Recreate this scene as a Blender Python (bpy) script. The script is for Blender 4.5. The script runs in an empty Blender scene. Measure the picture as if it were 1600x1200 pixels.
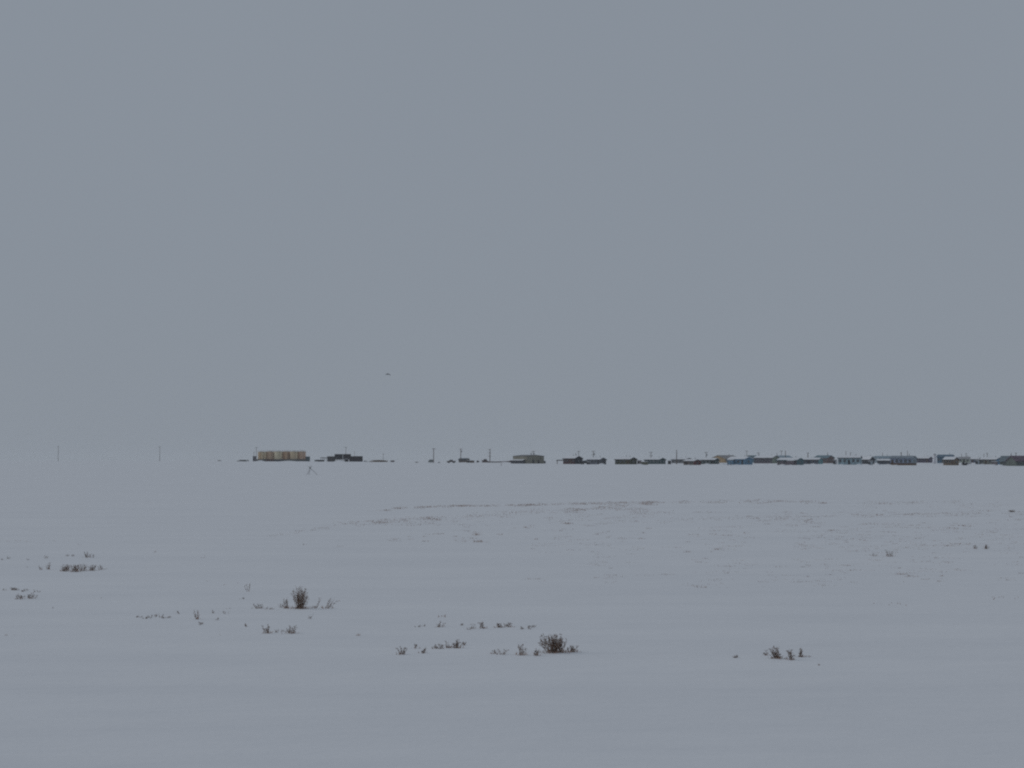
import bpy, math, random
from mathutils import Vector, Matrix, noise

# ------------------------------------------------------------------ camera, sky, sun, exposure
sc = bpy.context.scene
COL = sc.collection
R = math.radians
FPX = 2986.0                     # focal length in pixels of the 1600 x 1200 photograph
CAMH = 2.0
PITCH = math.atan(119.0 / FPX)   # true horizon at row 719

cam_d = bpy.data.cameras.new('camera')
cam_d.sensor_width = 36.0
cam_d.lens = 36.0 * FPX / 1600.0
cam_d.clip_start = 0.1
cam_d.clip_end = 40000.0
cam = bpy.data.objects.new('camera', cam_d)
COL.objects.link(cam)
cam.location = (0, 0, CAMH)
cam.rotation_euler = (math.pi / 2 + PITCH, 0, 0)
sc.camera = cam

SUN_EL, SUN_AZ = R(26), R(-70)  # azimuth from +Y, clockwise
world = bpy.data.worlds.new('World')
sc.world = world
world.use_nodes = True
nt = world.node_tree
nt.nodes.clear()
wout = nt.nodes.new('ShaderNodeOutputWorld')
sky = nt.nodes.new('ShaderNodeTexSky')
sky.sky_type = 'NISHITA'
sky.sun_disc = False
sky.sun_elevation = SUN_EL
sky.sun_rotation = SUN_AZ
bg_sky = nt.nodes.new('ShaderNodeBackground')
bg_sky.inputs['Strength'].default_value = 0.06
nt.links.new(sky.outputs[0], bg_sky.inputs['Color'])
# the unbroken layer of cloud under that sky
wco = nt.nodes.new('ShaderNodeTexCoord')
wno = nt.nodes.new('ShaderNodeTexNoise')
wno.inputs['Scale'].default_value = 2.2
wno.inputs['Detail'].default_value = 5.0
nt.links.new(wco.outputs['Generated'], wno.inputs['Vector'])
wra = nt.nodes.new('ShaderNodeValToRGB')
wra.color_ramp.elements[0].position = 0.3
wra.color_ramp.elements[0].color = (0.2625, 0.2985, 0.3475, 1)
wra.color_ramp.elements[1].position = 0.7
wra.color_ramp.elements[1].color = (0.2740, 0.3110, 0.3595, 1)
nt.links.new(wno.outputs['Fac'], wra.inputs['Fac'])
bg_cl = nt.nodes.new('ShaderNodeBackground')
bg_cl.inputs['Strength'].default_value = 0.93
nt.links.new(wra.outputs['Color'], bg_cl.inputs['Color'])
wmix = nt.nodes.new('ShaderNodeMixShader')
wmix.inputs[0].default_value = 0.98
nt.links.new(bg_sky.outputs[0], wmix.inputs[1])
nt.links.new(bg_cl.outputs[0], wmix.inputs[2])
nt.links.new(wmix.outputs[0], wout.inputs['Surface'])

sun_d = bpy.data.lights.new('sun', 'SUN')
sun_d.energy = 0.5
sun_d.angle = R(40)
sun_d.color = (1.0, 0.96, 0.92)
sun = bpy.data.objects.new('sun', sun_d)
COL.objects.link(sun)
sdir = Vector((math.sin(SUN_AZ) * math.cos(SUN_EL), math.cos(SUN_AZ) * math.cos(SUN_EL), math.sin(SUN_EL)))
sun.rotation_euler = sdir.to_track_quat('Z', 'Y').to_euler()

vs = sc.view_settings
vs.view_transform = 'Standard'
vs.look = 'None'
vs.exposure = 0.0
vs.gamma = 1.0
vs.use_curve_mapping = False
sc.cycles.use_denoising = False      # keep the fine grain of a small sensor in dull light
sc.cycles.volume_bounces = 3
sc.cycles.max_bounces = 8
sc.cycles.sample_clamp_indirect = 1.0
sc.cycles.filter_width = 2.2      # a soft compact-camera lens

# ------------------------------------------------------------------ helpers
def smooth(a, b, x):
    t = min(1.0, max(0.0, (x - a) / (b - a)))
    return t * t * (3 - 2 * t)


def ground_z(x, y):
    d = math.hypot(x, y)
    z = 1.4 * smooth(600, 1800, d)
    near = 1.0 - smooth(150, 500, d)
    if near > 0:
        z += near * 0.045 * noise.noise((x * 0.05, y * 0.035, 1.3))
        z += near * 0.016 * noise.noise((x * 0.22, y * 0.16, 4.1))
        if d < 60:
            z += 0.006 * (1 - smooth(30, 60, d)) * noise.noise((x * 1.1 + y * 0.3, y * 0.55, 7.7))
    z += 0.10 * smooth(300, 700, d) * noise.noise((x * 0.012, y * 0.006, 2.0))
    return z

CP, SP = math.cos(PITCH), math.sin(PITCH)
def ray(px, py):
    u, v = (px - 800.0) / FPX, (600.0 - py) / FPX
    return Vector((u, CP - v * SP, SP + v * CP))

def hit(px, py, dmax=1750.0):
    """ground point seen at a photograph pixel"""
    d = ray(px, py)
    if d.z >= -1e-6:
        t = dmax
    else:
        lo, hi = 3.0, dmax
        step, t, prev = 1.01, 5.0, 5.0
        while t < dmax:
            if CAMH + d.z * t < ground_z(d.x * t, d.y * t):
                break
            prev = t
            t *= step
        t = min(t, dmax)
        for _ in range(12):
            m = 0.5 * (prev + t)
            if CAMH + d.z * m < ground_z(d.x * m, d.y * m):
                t = m
            else:
                prev = m
    x, y = d.x * t, d.y * t
    return Vector((x, y, ground_z(x, y)))

def at(px, Y):
    """ground point under a pixel column at distance Y"""
    x = (px - 800.0) / FPX * Y
    return Vector((x, Y, ground_z(x, Y)))

class MB:
    def __init__(self):
        self.v, self.f = [], []
    def add(self, vs_, fs_):
        n = len(self.v)
        self.v += [tuple(p) for p in vs_]
        self.f += [tuple(i + n for i in f) for f in fs_]
    def box(self, x0, x1, y0, y1, z0, z1, tx=0.0):
        self.add([(x0, y0, z0), (x1, y0, z0), (x1, y1, z0), (x0, y1, z0),
                  (x0 + tx, y0 + tx, z1), (x1 - tx, y0 + tx, z1), (x1 - tx, y1 - tx, z1), (x0 + tx, y1 - tx, z1)],
                 [(3, 2, 1, 0), (4, 5, 6, 7), (0, 1, 5, 4), (1, 2, 6, 5), (2, 3, 7, 6), (3, 0, 4, 7)])
    def prism(self, prof, x0, x1):
        """closed profile in (y, z) swept along x"""
        n = len(prof)
        self.add([(x0, p[0], p[1]) for p in prof] + [(x1, p[0], p[1]) for p in prof],
                 [tuple(range(n))[::-1], tuple(range(n, 2 * n))] +
                 [(i, (i + 1) % n, n + (i + 1) % n, n + i) for i in range(n)])
    def lathe(self, prof, n=16, c=(0, 0, 0)):
        """profile of (r, z) about the z axis"""
        vs_, fs_ = [], []
        for r, z in prof:
            for k in range(n):
                a = 2 * math.pi * k / n
                vs_.append((c[0] + r * math.cos(a), c[1] + r * math.sin(a), c[2] + z))
        for j in range(len(prof) - 1):
            for k in range(n):
                k2 = (k + 1) % n
                fs_.append((j * n + k, j * n + k2, (j + 1) * n + k2, (j + 1) * n + k))
        fs_.append(tuple(range(n))[::-1])
        m = (len(prof) - 1) * n
        fs_.append(tuple(range(m, m + n)))
        self.add(vs_, fs_)
    def tube(self, pts, rads, n=5):
        vs_, fs_ = [], []
        for i, p in enumerate(pts):
            p = Vector(p)
            a = Vector(pts[max(0, i - 1)]); b = Vector(pts[min(len(pts) - 1, i + 1)])
            t = (b - a)
            t = t.normalized() if t.length > 1e-9 else Vector((0, 0, 1))
            s = t.cross(Vector((0.31, 0.87, 0.11)))
            s = s.normalized() if s.length > 1e-6 else t.orthogonal().normalized()
            w = t.cross(s)
            for k in range(n):
                q = 2 * math.pi * k / n
                vs_.append(p + (s * math.cos(q) + w * math.sin(q)) * rads[i])
        for j in range(len(pts) - 1):
            for k in range(n):
                k2 = (k + 1) % n
                fs_.append((j * n + k, j * n + k2, (j + 1) * n + k2, (j + 1) * n + k))
        fs_.append(tuple(range(n))[::-1])
        m = (len(pts) - 1) * n
        fs_.append(tuple(range(m, m + n)))
        self.add(vs_, fs_)
    def mesh(self, name, smooth_=False):
        me = bpy.data.meshes.new(name)
        me.from_pydata(self.v, [], self.f)
        if smooth_:
            me.polygons.foreach_set('use_smooth', [True] * len(me.polygons))
        me.update()
        return me
    def build(self, name, material, parent=None, smooth_=False):
        return link(name, self.mesh(name, smooth_), material, parent)

def link(name, me, material, parent=None):
    o = bpy.data.objects.new(name, me)
    COL.objects.link(o)
    if material is not None and len(me.materials) == 0:
        me.materials.append(material)
    if parent is not None:
        o.parent = parent
    return o

def tag(o, label=None, cat=None, group=None, kind=None):
    if label: o['label'] = label
    if cat: o['category'] = cat
    if group: o['group'] = group
    if kind: o['kind'] = kind
    return o

def thing(name, label, cat, loc, rz=0.0, group=None):
    o = bpy.data.objects.new(name, None)
    COL.objects.link(o)
    o.location = loc
    o.rotation_euler = (0, 0, rz)
    o.empty_display_size = 0.2
    return tag(o, label, cat, group)

MATS = {}
def paint(key, col, rough=0.75, wear=0.22, scale=1.5, stretch=(1, 1, 1), worn=None, bump=0.0):
    """weathered paint / wood / metal: base colour with blotchy wear in object space"""
    if key in MATS:
        return MATS[key]
    m = bpy.data.materials.new(key)
    m.use_nodes = True
    t = m.node_tree
    b = t.nodes['Principled BSDF']
    b.inputs['Roughness'].default_value = rough
    b.inputs['Specular IOR Level'].default_value = 0.25
    co = t.nodes.new('ShaderNodeTexCoord')
    mp = t.nodes.new('ShaderNodeMapping')
    mp.inputs['Scale'].default_value = stretch
    t.links.new(co.outputs['Object'], mp.inputs['Vector'])
    n = t.nodes.new('ShaderNodeTexNoise')
    n.inputs['Scale'].default_value = scale
    n.inputs['Detail'].default_value = 6
    n.inputs['Roughness'].default_value = 0.65
    t.links.new(mp.outputs[0], n.inputs['Vector'])
    r = t.nodes.new('ShaderNodeValToRGB')
    lo = worn if worn else tuple(c * (1 - wear) for c in col)
    hi = tuple(min(1, c * (1 + wear)) for c in col)
    r.color_ramp.elements[0].position = 0.34
    r.color_ramp.elements[0].color = (*lo, 1)
    r.color_ramp.elements[1].position = 0.62
    r.color_ramp.elements[1].color = (*hi, 1)
    t.links.new(n.outputs['Fac'], r.inputs['Fac'])
    t.links.new(r.outputs['Color'], b.inputs['Base Color'])
    if bump:
        bp = t.nodes.new('ShaderNodeBump')
        bp.inputs['Strength'].default_value = bump
        bp.inputs['Distance'].default_value = 0.02
        t.links.new(n.outputs['Fac'], bp.inputs['Height'])
        t.links.new(bp.outputs[0], b.inputs['Normal'])
    MATS[key] = m
    return m

def snow_material():
    m = bpy.data.materials.new('snow')
    m.use_nodes = True
    t = m.node_tree
    b = t.nodes['Principled BSDF']
    b.inputs['Roughness'].default_value = 0.85
    b.inputs['Specular IOR Level'].default_value = 0.15
    co = t.nodes.new('ShaderNodeTexCoord')
    def nz(scale, stretch, detail, rough=0.55):
        mp = t.nodes.new('ShaderNodeMapping')
        mp.inputs['Scale'].default_value = stretch
        mp.inputs['Rotation'].default_value = (0, 0, R(12))
        t.links.new(co.outputs['Object'], mp.inputs['Vector'])
        n = t.nodes.new('ShaderNodeTexNoise')
        n.inputs['Scale'].default_value = scale
        n.inputs['Detail'].default_value = detail
        n.inputs['Roughness'].default_value = rough
        t.links.new(mp.outputs[0], n.inputs['Vector'])
        return n
    # wind-packed and loose patches
    n1 = nz(0.22, (0.45, 2.0, 1), 9, 0.72)
    r1 = t.nodes.new('ShaderNodeValToRGB')
    r1.color_ramp.elements[0].position = 0.25
    r1.color_ramp.elements[0].color = (0.764, 0.777, 0.806, 1)
    r1.color_ramp.elements[1].position = 0.66
    r1.color_ramp.elements[1].color = (0.836, 0.846, 0.868, 1)
    t.links.new(n1.outputs['Fac'], r1.inputs['Fac'])
    t.links.new(r1.outputs['Color'], b.inputs['Base Color'])
    n2 = nz(0.8, (0.5, 1.3, 1), 7)
    n3 = nz(14.0, (1, 0.6, 1), 4)
    b2 = t.nodes.new('ShaderNodeBump')
    b2.inputs['Strength'].default_value = 0.55
    b2.inputs['Distance'].default_value = 0.14
    t.links.new(n2.outputs['Fac'], b2.inputs['Height'])
    b3 = t.nodes.new('ShaderNodeBump')
    b3.inputs['Strength'].default_value = 0.4
    b3.inputs['Distance'].default_value = 0.006
    t.links.new(n3.outputs['Fac'], b3.inputs['Height'])
    t.links.new(b2.outputs[0], b3.inputs['Normal'])
    t.links.new(b3.outputs[0], b.inputs['Normal'])
    return m
SNOW = snow_material()

# ------------------------------------------------------------------ ground
def build_ground():
    radii = [0.0]
    r = 0.6
    while r < 8000:
        radii.append(r)
        r *= 1.0135 if r > 8 else 1.12
    radii.append(8000.0)
    angs = []
    a = -180.0
    while a < 180.0 - 1e-6:                 # degrees from +Y
        angs.append(a)
        a += 0.16 if -20 <= a < 20 else (1.0 if -60 <= a < 60 else 4.0)
    n = len(angs)
    v, f = [(0, 0, ground_z(0, 0))], []
    sc_ = [(math.sin(R(q)), math.cos(R(q))) for q in angs]
    for rr in radii[1:]:
        for s, c in sc_:
            x, y = rr * s, rr * c
            v.append((x, y, ground_z(x, y)))
    for k in range(n):
        f.append((0, 1 + (k + 1) % n, 1 + k))
    for j in range(len(radii) - 2):
        b0, b1 = 1 + j * n, 1 + (j + 1) * n
        for k in range(n):
            k2 = (k + 1) % n
            f.append((b0 + k, b0 + k2, b1 + k2, b1 + k))
    me = bpy.data.meshes.new('snow_ground')
    me.from_pydata(v, [], f)
    me.polygons.foreach_set('use_smooth', [True] * len(me.polygons))
    me.update()
    o = link('snow_ground', me, SNOW)
    tag(o, 'flat snow covered tundra reaching to the horizon', kind='structure')
build_ground()

def drift(px, py, w_px, h_px, depth=0.8, skew=0.0, Y=None, seed=0):
    """a low bank of blown snow lying against something"""
    p = at(px, Y) if Y else hit(px, py)
    s = p.y / FPX
    W, H = w_px * s * 0.5, h_px * s
    m = MB()
    nr, na = 7, 28
    vs_, fs_ = [(skew * W * 0.4, 0, H)], []
    for j in range(1, nr + 1):
        q = j / nr
        for k in range(na):
            a = 2 * math.pi * k / na
            x, y = math.cos(a) * q * W, math.sin(a) * q * W * depth
            wob = 1 + 0.25 * noise.noise((math.cos(a) * 1.5 + seed * 3.1, math.sin(a) * 1.5, seed))
            z = H * (0.5 + 0.5 * math.cos(math.pi * q)) * wob + 0.06 * H * noise.noise((x * 0.7, y * 0.7, seed)) - 0.12 * q
            vs_.append((x * wob + skew * W * 0.4 * (1 - q), y * wob, z))
    for k in range(na):
        fs_.append((0, 1 + k, 1 + (k + 1) % na))
    for j in range(nr - 1):
        for k in range(na):
            k2 = (k + 1) % na
            fs_.append((1 + j * na + k, 1 + (j + 1) * na + k, 1 + (j + 1) * na + k2, 1 + j * na + k2))
    m.add(vs_, fs_)
    o = m.build('snow_drift', SNOW, None, True)
    o.location = p
    tag(o, kind='structure')
    return o

# ------------------------------------------------------------------ materials of the village
DOORS = [paint('door_brown', (0.10, 0.075, 0.06), 0.7, 0.2), paint('door_grey', (0.13, 0.135, 0.14), 0.7, 0.2), paint('door_dark', (0.05, 0.05, 0.055), 0.7, 0.2)]
GLASS = paint('window_glass', (0.09, 0.10, 0.115), 0.15, 0.1)
TRIM = paint('white_trim', (0.45, 0.46, 0.46), 0.6, 0.1)
DULLTRIM = paint('dull_trim', (0.17, 0.165, 0.16), 0.6, 0.15)
DARKTRIM = paint('dark_trim', (0.05, 0.05, 0.055), 0.7, 0.2)
STEEL = paint('galvanised', (0.30, 0.31, 0.32), 0.45, 0.2)
WOOD = paint('weathered_wood', (0.16, 0.13, 0.115), 0.85, 0.3, 2.0, (1, 1, 0.2))
TYRE = paint('rubber', (0.02, 0.02, 0.021), 0.8, 0.2)

def wallmat(key, col):
    return paint('siding_' + key, col, 0.75, 0.25, 0.9, (1, 1, 0.35))
def roofmat(key, col):
    return paint('roofing_' + key, col, 0.6, 0.25, 0.8)

# ------------------------------------------------------------------ houses
def house(label, x0, x1, ytop, ybase, a, wall, roof='dark', Y=None, ratio=0.80, rise=0.32,
          snow=True, windows=3, gable_windows=1, chimney=1, raise_=0.0, name='house', cat='house',
          porch=0, group=None, door=True, end_wall=None, seed=0, eave=0.35, trim=None, sink=0.25):
    """a pitched-roof house; x0, x1, ytop, ybase are its extents in the photograph"""
    rnd = random.Random(seed + int(x0))
    mid = 0.5 * (x0 + x1)
    p = at(mid, Y) if Y else hit(mid, ybase)
    s = p.y / FPX
    ar = R(a)
    span = (x1 - x0) * s
    L = (span - 2 * eave * 0.8) / (math.cos(ar) + ratio * abs(math.sin(ar)))
    W = ratio * L
    ztop = CAMH + ray(mid, ytop).z / ray(mid, ytop).y * p.y
    H = max(1.8, ztop - p.z)
    rz = H * rise if W > 2.5 else H * 0.25
    hw = H - rz                                    # eaves height
    root = thing(name, label, cat, p, ar, group)
    hl, hy = L / 2, W / 2
    f0 = raise_
    wm = wallmat(*wall) if isinstance(wall, tuple) else wall
    m = MB()
    m.prism([(-hy, f0 - (sink if f0 == 0 else 0)), (hy, f0 - (sink if f0 == 0 else 0)), (hy, hw), (0, H - 0.12), (-hy, hw)], -hl, hl)
    wo = m.build('wall', wm, root)
    if end_wall:                                   # differently clad gable end
        m = MB()
        m.add([(hl + 0.03, -hy, f0), (hl + 0.03, hy, f0), (hl + 0.03, hy, hw), (hl + 0.03, 0, H - 0.13), (hl + 0.03, -hy, hw),
               (hl + 0.004, -hy, f0), (hl + 0.004, hy, f0), (hl + 0.004, hy, hw), (hl + 0.004, 0, H - 0.13), (hl + 0.004, -hy, hw)],
              [(0, 1, 2, 3, 4), (9, 8, 7, 6, 5), (0, 5, 6, 1), (1, 6, 7, 2), (2, 7, 8, 3), (3, 8, 9, 4), (4, 9, 5, 0)])
        m.build('gable_cladding', wallmat(*end_wall), root)
    # roof: two slabs meeting at the ridge, with eaves
    sl = (H - 0.12 - hw) / hy
    e = eave
    th = 0.26
    m = MB()
    prof = [(-hy - e, hw - sl * e), (0, H - 0.12), (hy + e, hw - sl * e), (hy + e, hw - sl * e + th), (0, H - 0.12 + th), (-hy - e, hw - sl * e + th)]
    m.prism(prof[::-1], -hl - e, hl + e)
    ro = m.build('roof', roofmat(*roof) if isinstance(roof, tuple) else DARKTRIM, root)
    if snow:
        m = MB()
        t2 = 0.14
        k = 0.06
        z = lambda yy: H - 0.12 + th + 0.004 - sl * abs(yy)
        n = 9
        for sgn in (-1, 1):
            vs_, fs_ = [], []
            for i in range(n):
                xx = -hl - e + k + (2 * hl + 2 * e - 2 * k) * i / (n - 1)
                lip = (hy + e - 0.08 - 0.10 * rnd.random())
                d_ = t2 * (0.7 + 0.6 * rnd.random())
                vs_ += [(xx, 0, z(0) + d_), (xx, sgn * lip * 0.6, z(lip * 0.6) + d_), (xx, sgn * lip, z(lip) + d_ * 0.6), (xx, sgn * lip, z(lip)), (xx, 0, z(0))]
            for i in range(n - 1):
                for q in range(4):
                    fs_.append((i * 5 + q, (i + 1) * 5 + q, (i + 1) * 5 + q + 1, i * 5 + q + 1))
            fs_.append((0, 1, 2, 3, 4)); fs_.append(tuple((n - 1) * 5 + q for q in (4, 3, 2, 1, 0)))
            m.add(vs_, fs_)
        m.build('roof_snow', SNOW, ro)
    # windows and door on the long front wall
    tm = trim or (TRIM if wall[0] in ('teal_dark', 'green', 'black') else DULLTRIM)
    def win(cx, cz, ww, wh, end=False):
        f_, g_ = MB(), MB()
        b = 0.09
        if end:
            for (u0, u1, z0, z1) in ((cx - ww / 2 - b, cx + ww / 2 + b, cz + wh / 2, cz + wh / 2 + b), (cx - ww / 2 - b, cx + ww / 2 + b, cz - wh / 2 - b, cz - wh / 2),
                                     (cx - ww / 2 - b, cx - ww / 2, cz - wh / 2, cz + wh / 2), (cx + ww / 2, cx + ww / 2 + b, cz - wh / 2, cz + wh / 2)):
                f_.box(hl + 0.035, hl + 0.09, u0, u1, z0, z1)
            g_.box(hl + 0.035, hl + 0.055, cx - ww / 2, cx + ww / 2, cz - wh / 2, cz + wh / 2)
        else:
            for (u0, u1, z0, z1) in ((cx - ww / 2 - b, cx + ww / 2 + b, cz + wh / 2, cz + wh / 2 + b), (cx - ww / 2 - b, cx + ww / 2 + b, cz - wh / 2 - b, cz - wh / 2),
                                     (cx - ww / 2 - b, cx - ww / 2, cz - wh / 2, cz + wh / 2), (cx + ww / 2, cx + ww / 2 + b, cz - wh / 2, cz + wh / 2)):
                f_.box(u0, u1, -hy - 0.06, -hy - 0.004, z0, z1)
            g_.box(cx - ww / 2, cx + ww / 2, -hy - 0.025, -hy - 0.004, cz - wh / 2, cz + wh / 2)
        w_ = f_.build('window', tm, root)
        g_.build('pane', GLASS, w_)
    cz = f0 + (hw - f0) * 0.60
    wh = min(0.95, (hw - f0) * 0.36)
    slots = windows + (1 if door else 0)
    dslot = rnd.randrange(slots) if door and slots else -1
    for i in range(slots):
        cx = -hl + L * (i + 0.5) / slots
        if i == dslot:
            m = MB()
            m.box(cx - 0.45, cx + 0.45, -hy - 0.05, -hy - 0.004, f0 + 0.08, min(f0 + 2.05, hw - 0.12))
            d_ = m.build('door', DOORS[int(x0) % 3], root)
            m = MB()
            m.box(cx + 0.3, cx + 0.38, -hy - 0.10, -hy - 0.051, f0 + 0.9, f0 + 0.98)
            m.build('handle', STEEL, d_)
        else:
            win(cx, cz, min(1.2, L / slots * 0.5), wh)
    for i in range(gable_windows):
        cy = -hy + W * (i + 0.5) / gable_windows
        win(cy, cz, min(1.1, W / max(1, gable_windows) * 0.35), wh, True)
    for i in range(chimney):
        m = MB()
        cx = hl * (0.55 - 0.5 * i)
        m.lathe([(0.11, 0), (0.11, 0.95), (0.17, 0.96), (0.17, 1.08), (0.05, 1.18)], 8, (cx, 0.18, H - 0.25))
        m.build('chimney', STEEL, root)
    if f0 > 0:
        for ix in range(4):
            for iy in (-1, 1):
                m = MB()
                xx = -hl + 0.3 + (L - 0.6) * ix / 3
                m.box(xx - 0.12, xx + 0.12, iy * (hy - 0.3) - 0.12, iy * (hy - 0.3) + 0.12, -0.4, f0 - 0.002)
                m.build('piling', WOOD, root)
    if porch:                                      # small covered entry on the front
        pw, pd, ph = min(2.6, L * 0.35), 1.7, hw * 0.86
        cx = porch * hl * 0.5
        m = MB()
        m.box(cx - pw / 2, cx + pw / 2, -hy - pd, -hy - 0.004, -0.2, ph)
        po = m.build('entry_porch', wm, root)
        m = MB()
        m.prism([(-hy - pd - 0.25, ph + 0.003), (-hy - 0.07, ph + 0.003), (-hy - 0.07, ph + 0.32), (-hy - pd - 0.25, ph + 0.12)], cx - pw / 2 - 0.2, cx + pw / 2 + 0.2)
        m.build('porch_roof', DARKTRIM, po)
        m = MB()
        m.prism([(-hy - pd - 0.2, ph + 0.13), (-hy - 0.07, ph + 0.33), (-hy - 0.07, ph + 0.45), (-hy - pd - 0.2, ph + 0.24)], cx - pw / 2 - 0.15, cx + pw / 2 + 0.15)
        m.build('porch_snow', SNOW, po)
    root['_L'] = L; root['_W'] = W; root['_H'] = H; root['_hw'] = hw
    return root

def flat_box(name, label, cat, x0, x1, ytop, ybase, wall, Y=None, a=-12, ratio=0.5, snow=True, legs=0.0, ribs=True, doors=True, group=None, sink=0.2):
    """container or flat-roofed cabin with ribbed sides"""
    mid = 0.5 * (x0 + x1)
    p = at(mid, Y) if Y else hit(mid, ybase)
    s = p.y / FPX
    ar = R(a)
    L = (x1 - x0) * s / (math.cos(ar) + ratio * abs(math.sin(ar)))
    W = ratio * L
    rt, rb = ray(mid, ytop), ray(mid, ybase)
    zt = CAMH + rt.z / rt.y * p.y - p.z
    root = thing(name, label, cat, p, ar, group)
    z0 = legs if legs else -sink
    m = MB()
    hl, hy = L / 2, W / 2
    m.box(-hl, hl, -hy, hy, z0, zt - 0.1)
    if ribs:
        n = max(4, int(L / 0.6))
        for i in range(n):
            xx = -hl + L * (i + 0.5) / n
            m.box(xx - 0.08, xx + 0.08, -hy - 0.05, -hy + 0.02, z0 + 0.15, zt - 0.22)
        n = max(3, int(W / 0.6))
        for i in range(n):
            yy = -hy + W * (i + 0.5) / n
            m.box(hl - 0.02, hl + 0.05, yy - 0.08, yy + 0.08, z0 + 0.15, zt - 0.22)
    m.build('wall', wallmat(*wall) if isinstance(wall, tuple) else wall, root)
    m = MB()
    m.box(-hl - 0.12, hl + 0.12, -hy - 0.12, hy + 0.12, zt - 0.098, zt)
    ro = m.build('roof', DARKTRIM, root)
    if snow:
        m = MB()
        m.box(-hl - 0.05, hl + 0.05, -hy - 0.05, hy + 0.05, zt + 0.003, zt + 0.16, 0.08)
        m.build('roof_snow', SNOW, ro)
    if doors:
        m = MB()
        dh = min(2.0, (zt - max(z0, 0)) * 0.75)
        m.box(-hl * 0.4 - 0.5, -hl * 0.4 + 0.5, -hy - 0.11, -hy - 0.053, max(z0, 0) + 0.05, max(z0, 0) + 0.05 + dh)
        m.build('door', DARKTRIM, root)
    if legs:
        for ix in range(4):
            for iy in (-1, 1):
                m = MB()
                xx = -hl + 0.3 + (L - 0.6) * ix / 3
                m.box(xx - 0.14, xx + 0.14, iy * (hy - 0.3) - 0.14, iy * (hy - 0.3) + 0.14, -0.4, legs - 0.002)
                m.build('piling', WOOD, root)
    return root

# ---- the row of houses on the right, from left to right
C_MAROON = ('maroon', (0.070, 0.028, 0.034))
C_BLACK = ('black', (0.028, 0.030, 0.038))
house('dark maroon house with black gable and carport roof, left end of the village row', 879, 911, 713, 725, -42, C_MAROON, chimney=2, end_wall=C_BLACK, porch=0, seed=1)
house('pale grey blue house with snowy roof, between maroon and olive houses', 917, 948, 715.5, 725.5, -36, ('slate', (0.15, 0.165, 0.20)), ('slate', (0.09, 0.1, 0.12)), end_wall=('slate_dark', (0.085, 0.09, 0.10)), seed=2)
house('olive green house with two stovepipes on the gable end', 960, 996, 715, 725.5, -34, ('olive', (0.085, 0.088, 0.058)), chimney=2, end_wall=('olive_dark', (0.06, 0.064, 0.048)), seed=3)
house('dark teal house with pale windows, right of the olive house', 1006, 1041, 716, 725, -33, ('teal_dark', (0.028, 0.066, 0.070)), ('teal', (0.02, 0.04, 0.045)), gable_windows=2, seed=4)
house('grey house with pointed grey gable behind the small red house', 1048, 1082, 715.8, 724, -35, ('grey_mid', (0.17, 0.175, 0.185)), ('grey', (0.10, 0.11, 0.12)), end_wall=('grey_blue', (0.12, 0.14, 0.155)), Y=1010, seed=5)
house('small low house with a red gable end facing the snowfield', 1067, 1096, 718.6, 726.5, -46, ('brown_grey', (0.15, 0.13, 0.12)), end_wall=('red', (0.13, 0.045, 0.048)), windows=1, seed=6)
house('dark green house with white trimmed windows beside the small red house', 1094, 1125, 716.5, 725, -30, ('green', (0.018, 0.046, 0.040)), gable_windows=2, seed=7)
house('tan house with wide snowy roof behind the dark green house', 1110, 1156, 711.5, 722, 42, ('tan_hazed', (0.379, 0.272, 0.154)), ('taupe_hazed', (0.265, 0.253, 0.253)), Y=1120, snow=False, seed=8, rise=0.45)  # haze painted into house colours: lightened from here to the right edge
house('bright blue house with snowy roof near the middle of the village', 1136, 1177, 714.5, 726, -38, ('blue_hazed', (0.135, 0.245, 0.345)), ('blue_hazed', (0.098, 0.193, 0.287)), seed=9, porch=-1)
house('dark teal roofed house rising behind the bright blue house', 1161, 1200, 711.8, 722, 36, ('teal_grey_hazed', (0.081, 0.152, 0.187)), ('teal_grey_hazed', (0.119, 0.178, 0.202)), Y=1130, snow=False, seed=10, rise=0.5)
house('long dark house with a greenish grey gable right of the blue house', 1177, 1219, 712.3, 724, -34, ('dark_plum_pale_hazed', (0.112, 0.097, 0.120)), end_wall=('sage_pale_hazed', (0.230, 0.268, 0.218)), seed=11, windows=4)  # siding and roofing from here rightward lightened further, as painted haze
house('grey roofed house behind the greenish grey gable', 1204, 1238, 712, 722, 25, ('grey_mid_pale_hazed', (0.335, 0.363, 0.404)), ('steel_blue_pale_hazed', (0.245, 0.325, 0.379)), Y=1150, snow=False, seed=12)
house('brown grey house with dark teal gable in front of the grey roof', 1213, 1257, 716.3, 726.5, -32, ('mauve_pale_hazed', (0.174, 0.148, 0.172)), ('teal_pale_hazed', (0.030, 0.087, 0.104)), end_wall=('teal_mid_pale_hazed', (0.087, 0.161, 0.185)), porch=1, seed=13)
house('dark walled house with a pale teal gable end', 1253, 1287, 716, 725, -28, ('charcoal_pale_hazed', (0.086, 0.102, 0.135)), end_wall=('teal_light_hazed', (0.134, 0.294, 0.312)), seed=14)
house('dark roofed house with brown gable behind the pale teal gable', 1271, 1304, 711.8, 723, -44, ('brown_dark_pale_hazed', (0.160, 0.111, 0.106)), ('teal_grey_pale_hazed', (0.136, 0.212, 0.248)), Y=1000, snow=False, seed=15)
house('broad pale grey green house with a snowy roof and long plain wall', 1307, 1349, 712.6, 726, -16, ('grey_green_pale_hazed', (0.297, 0.401, 0.445)), windows=4, rise=0.26, seed=16)
house('small black house with a white window right of the broad grey green house', 1346, 1367, 713.6, 725, -48, ('black_hazed', (0.056, 0.065, 0.080)), windows=1, gable_windows=1, seed=17, rise=0.42)  # black siding greyed by painted haze
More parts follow.
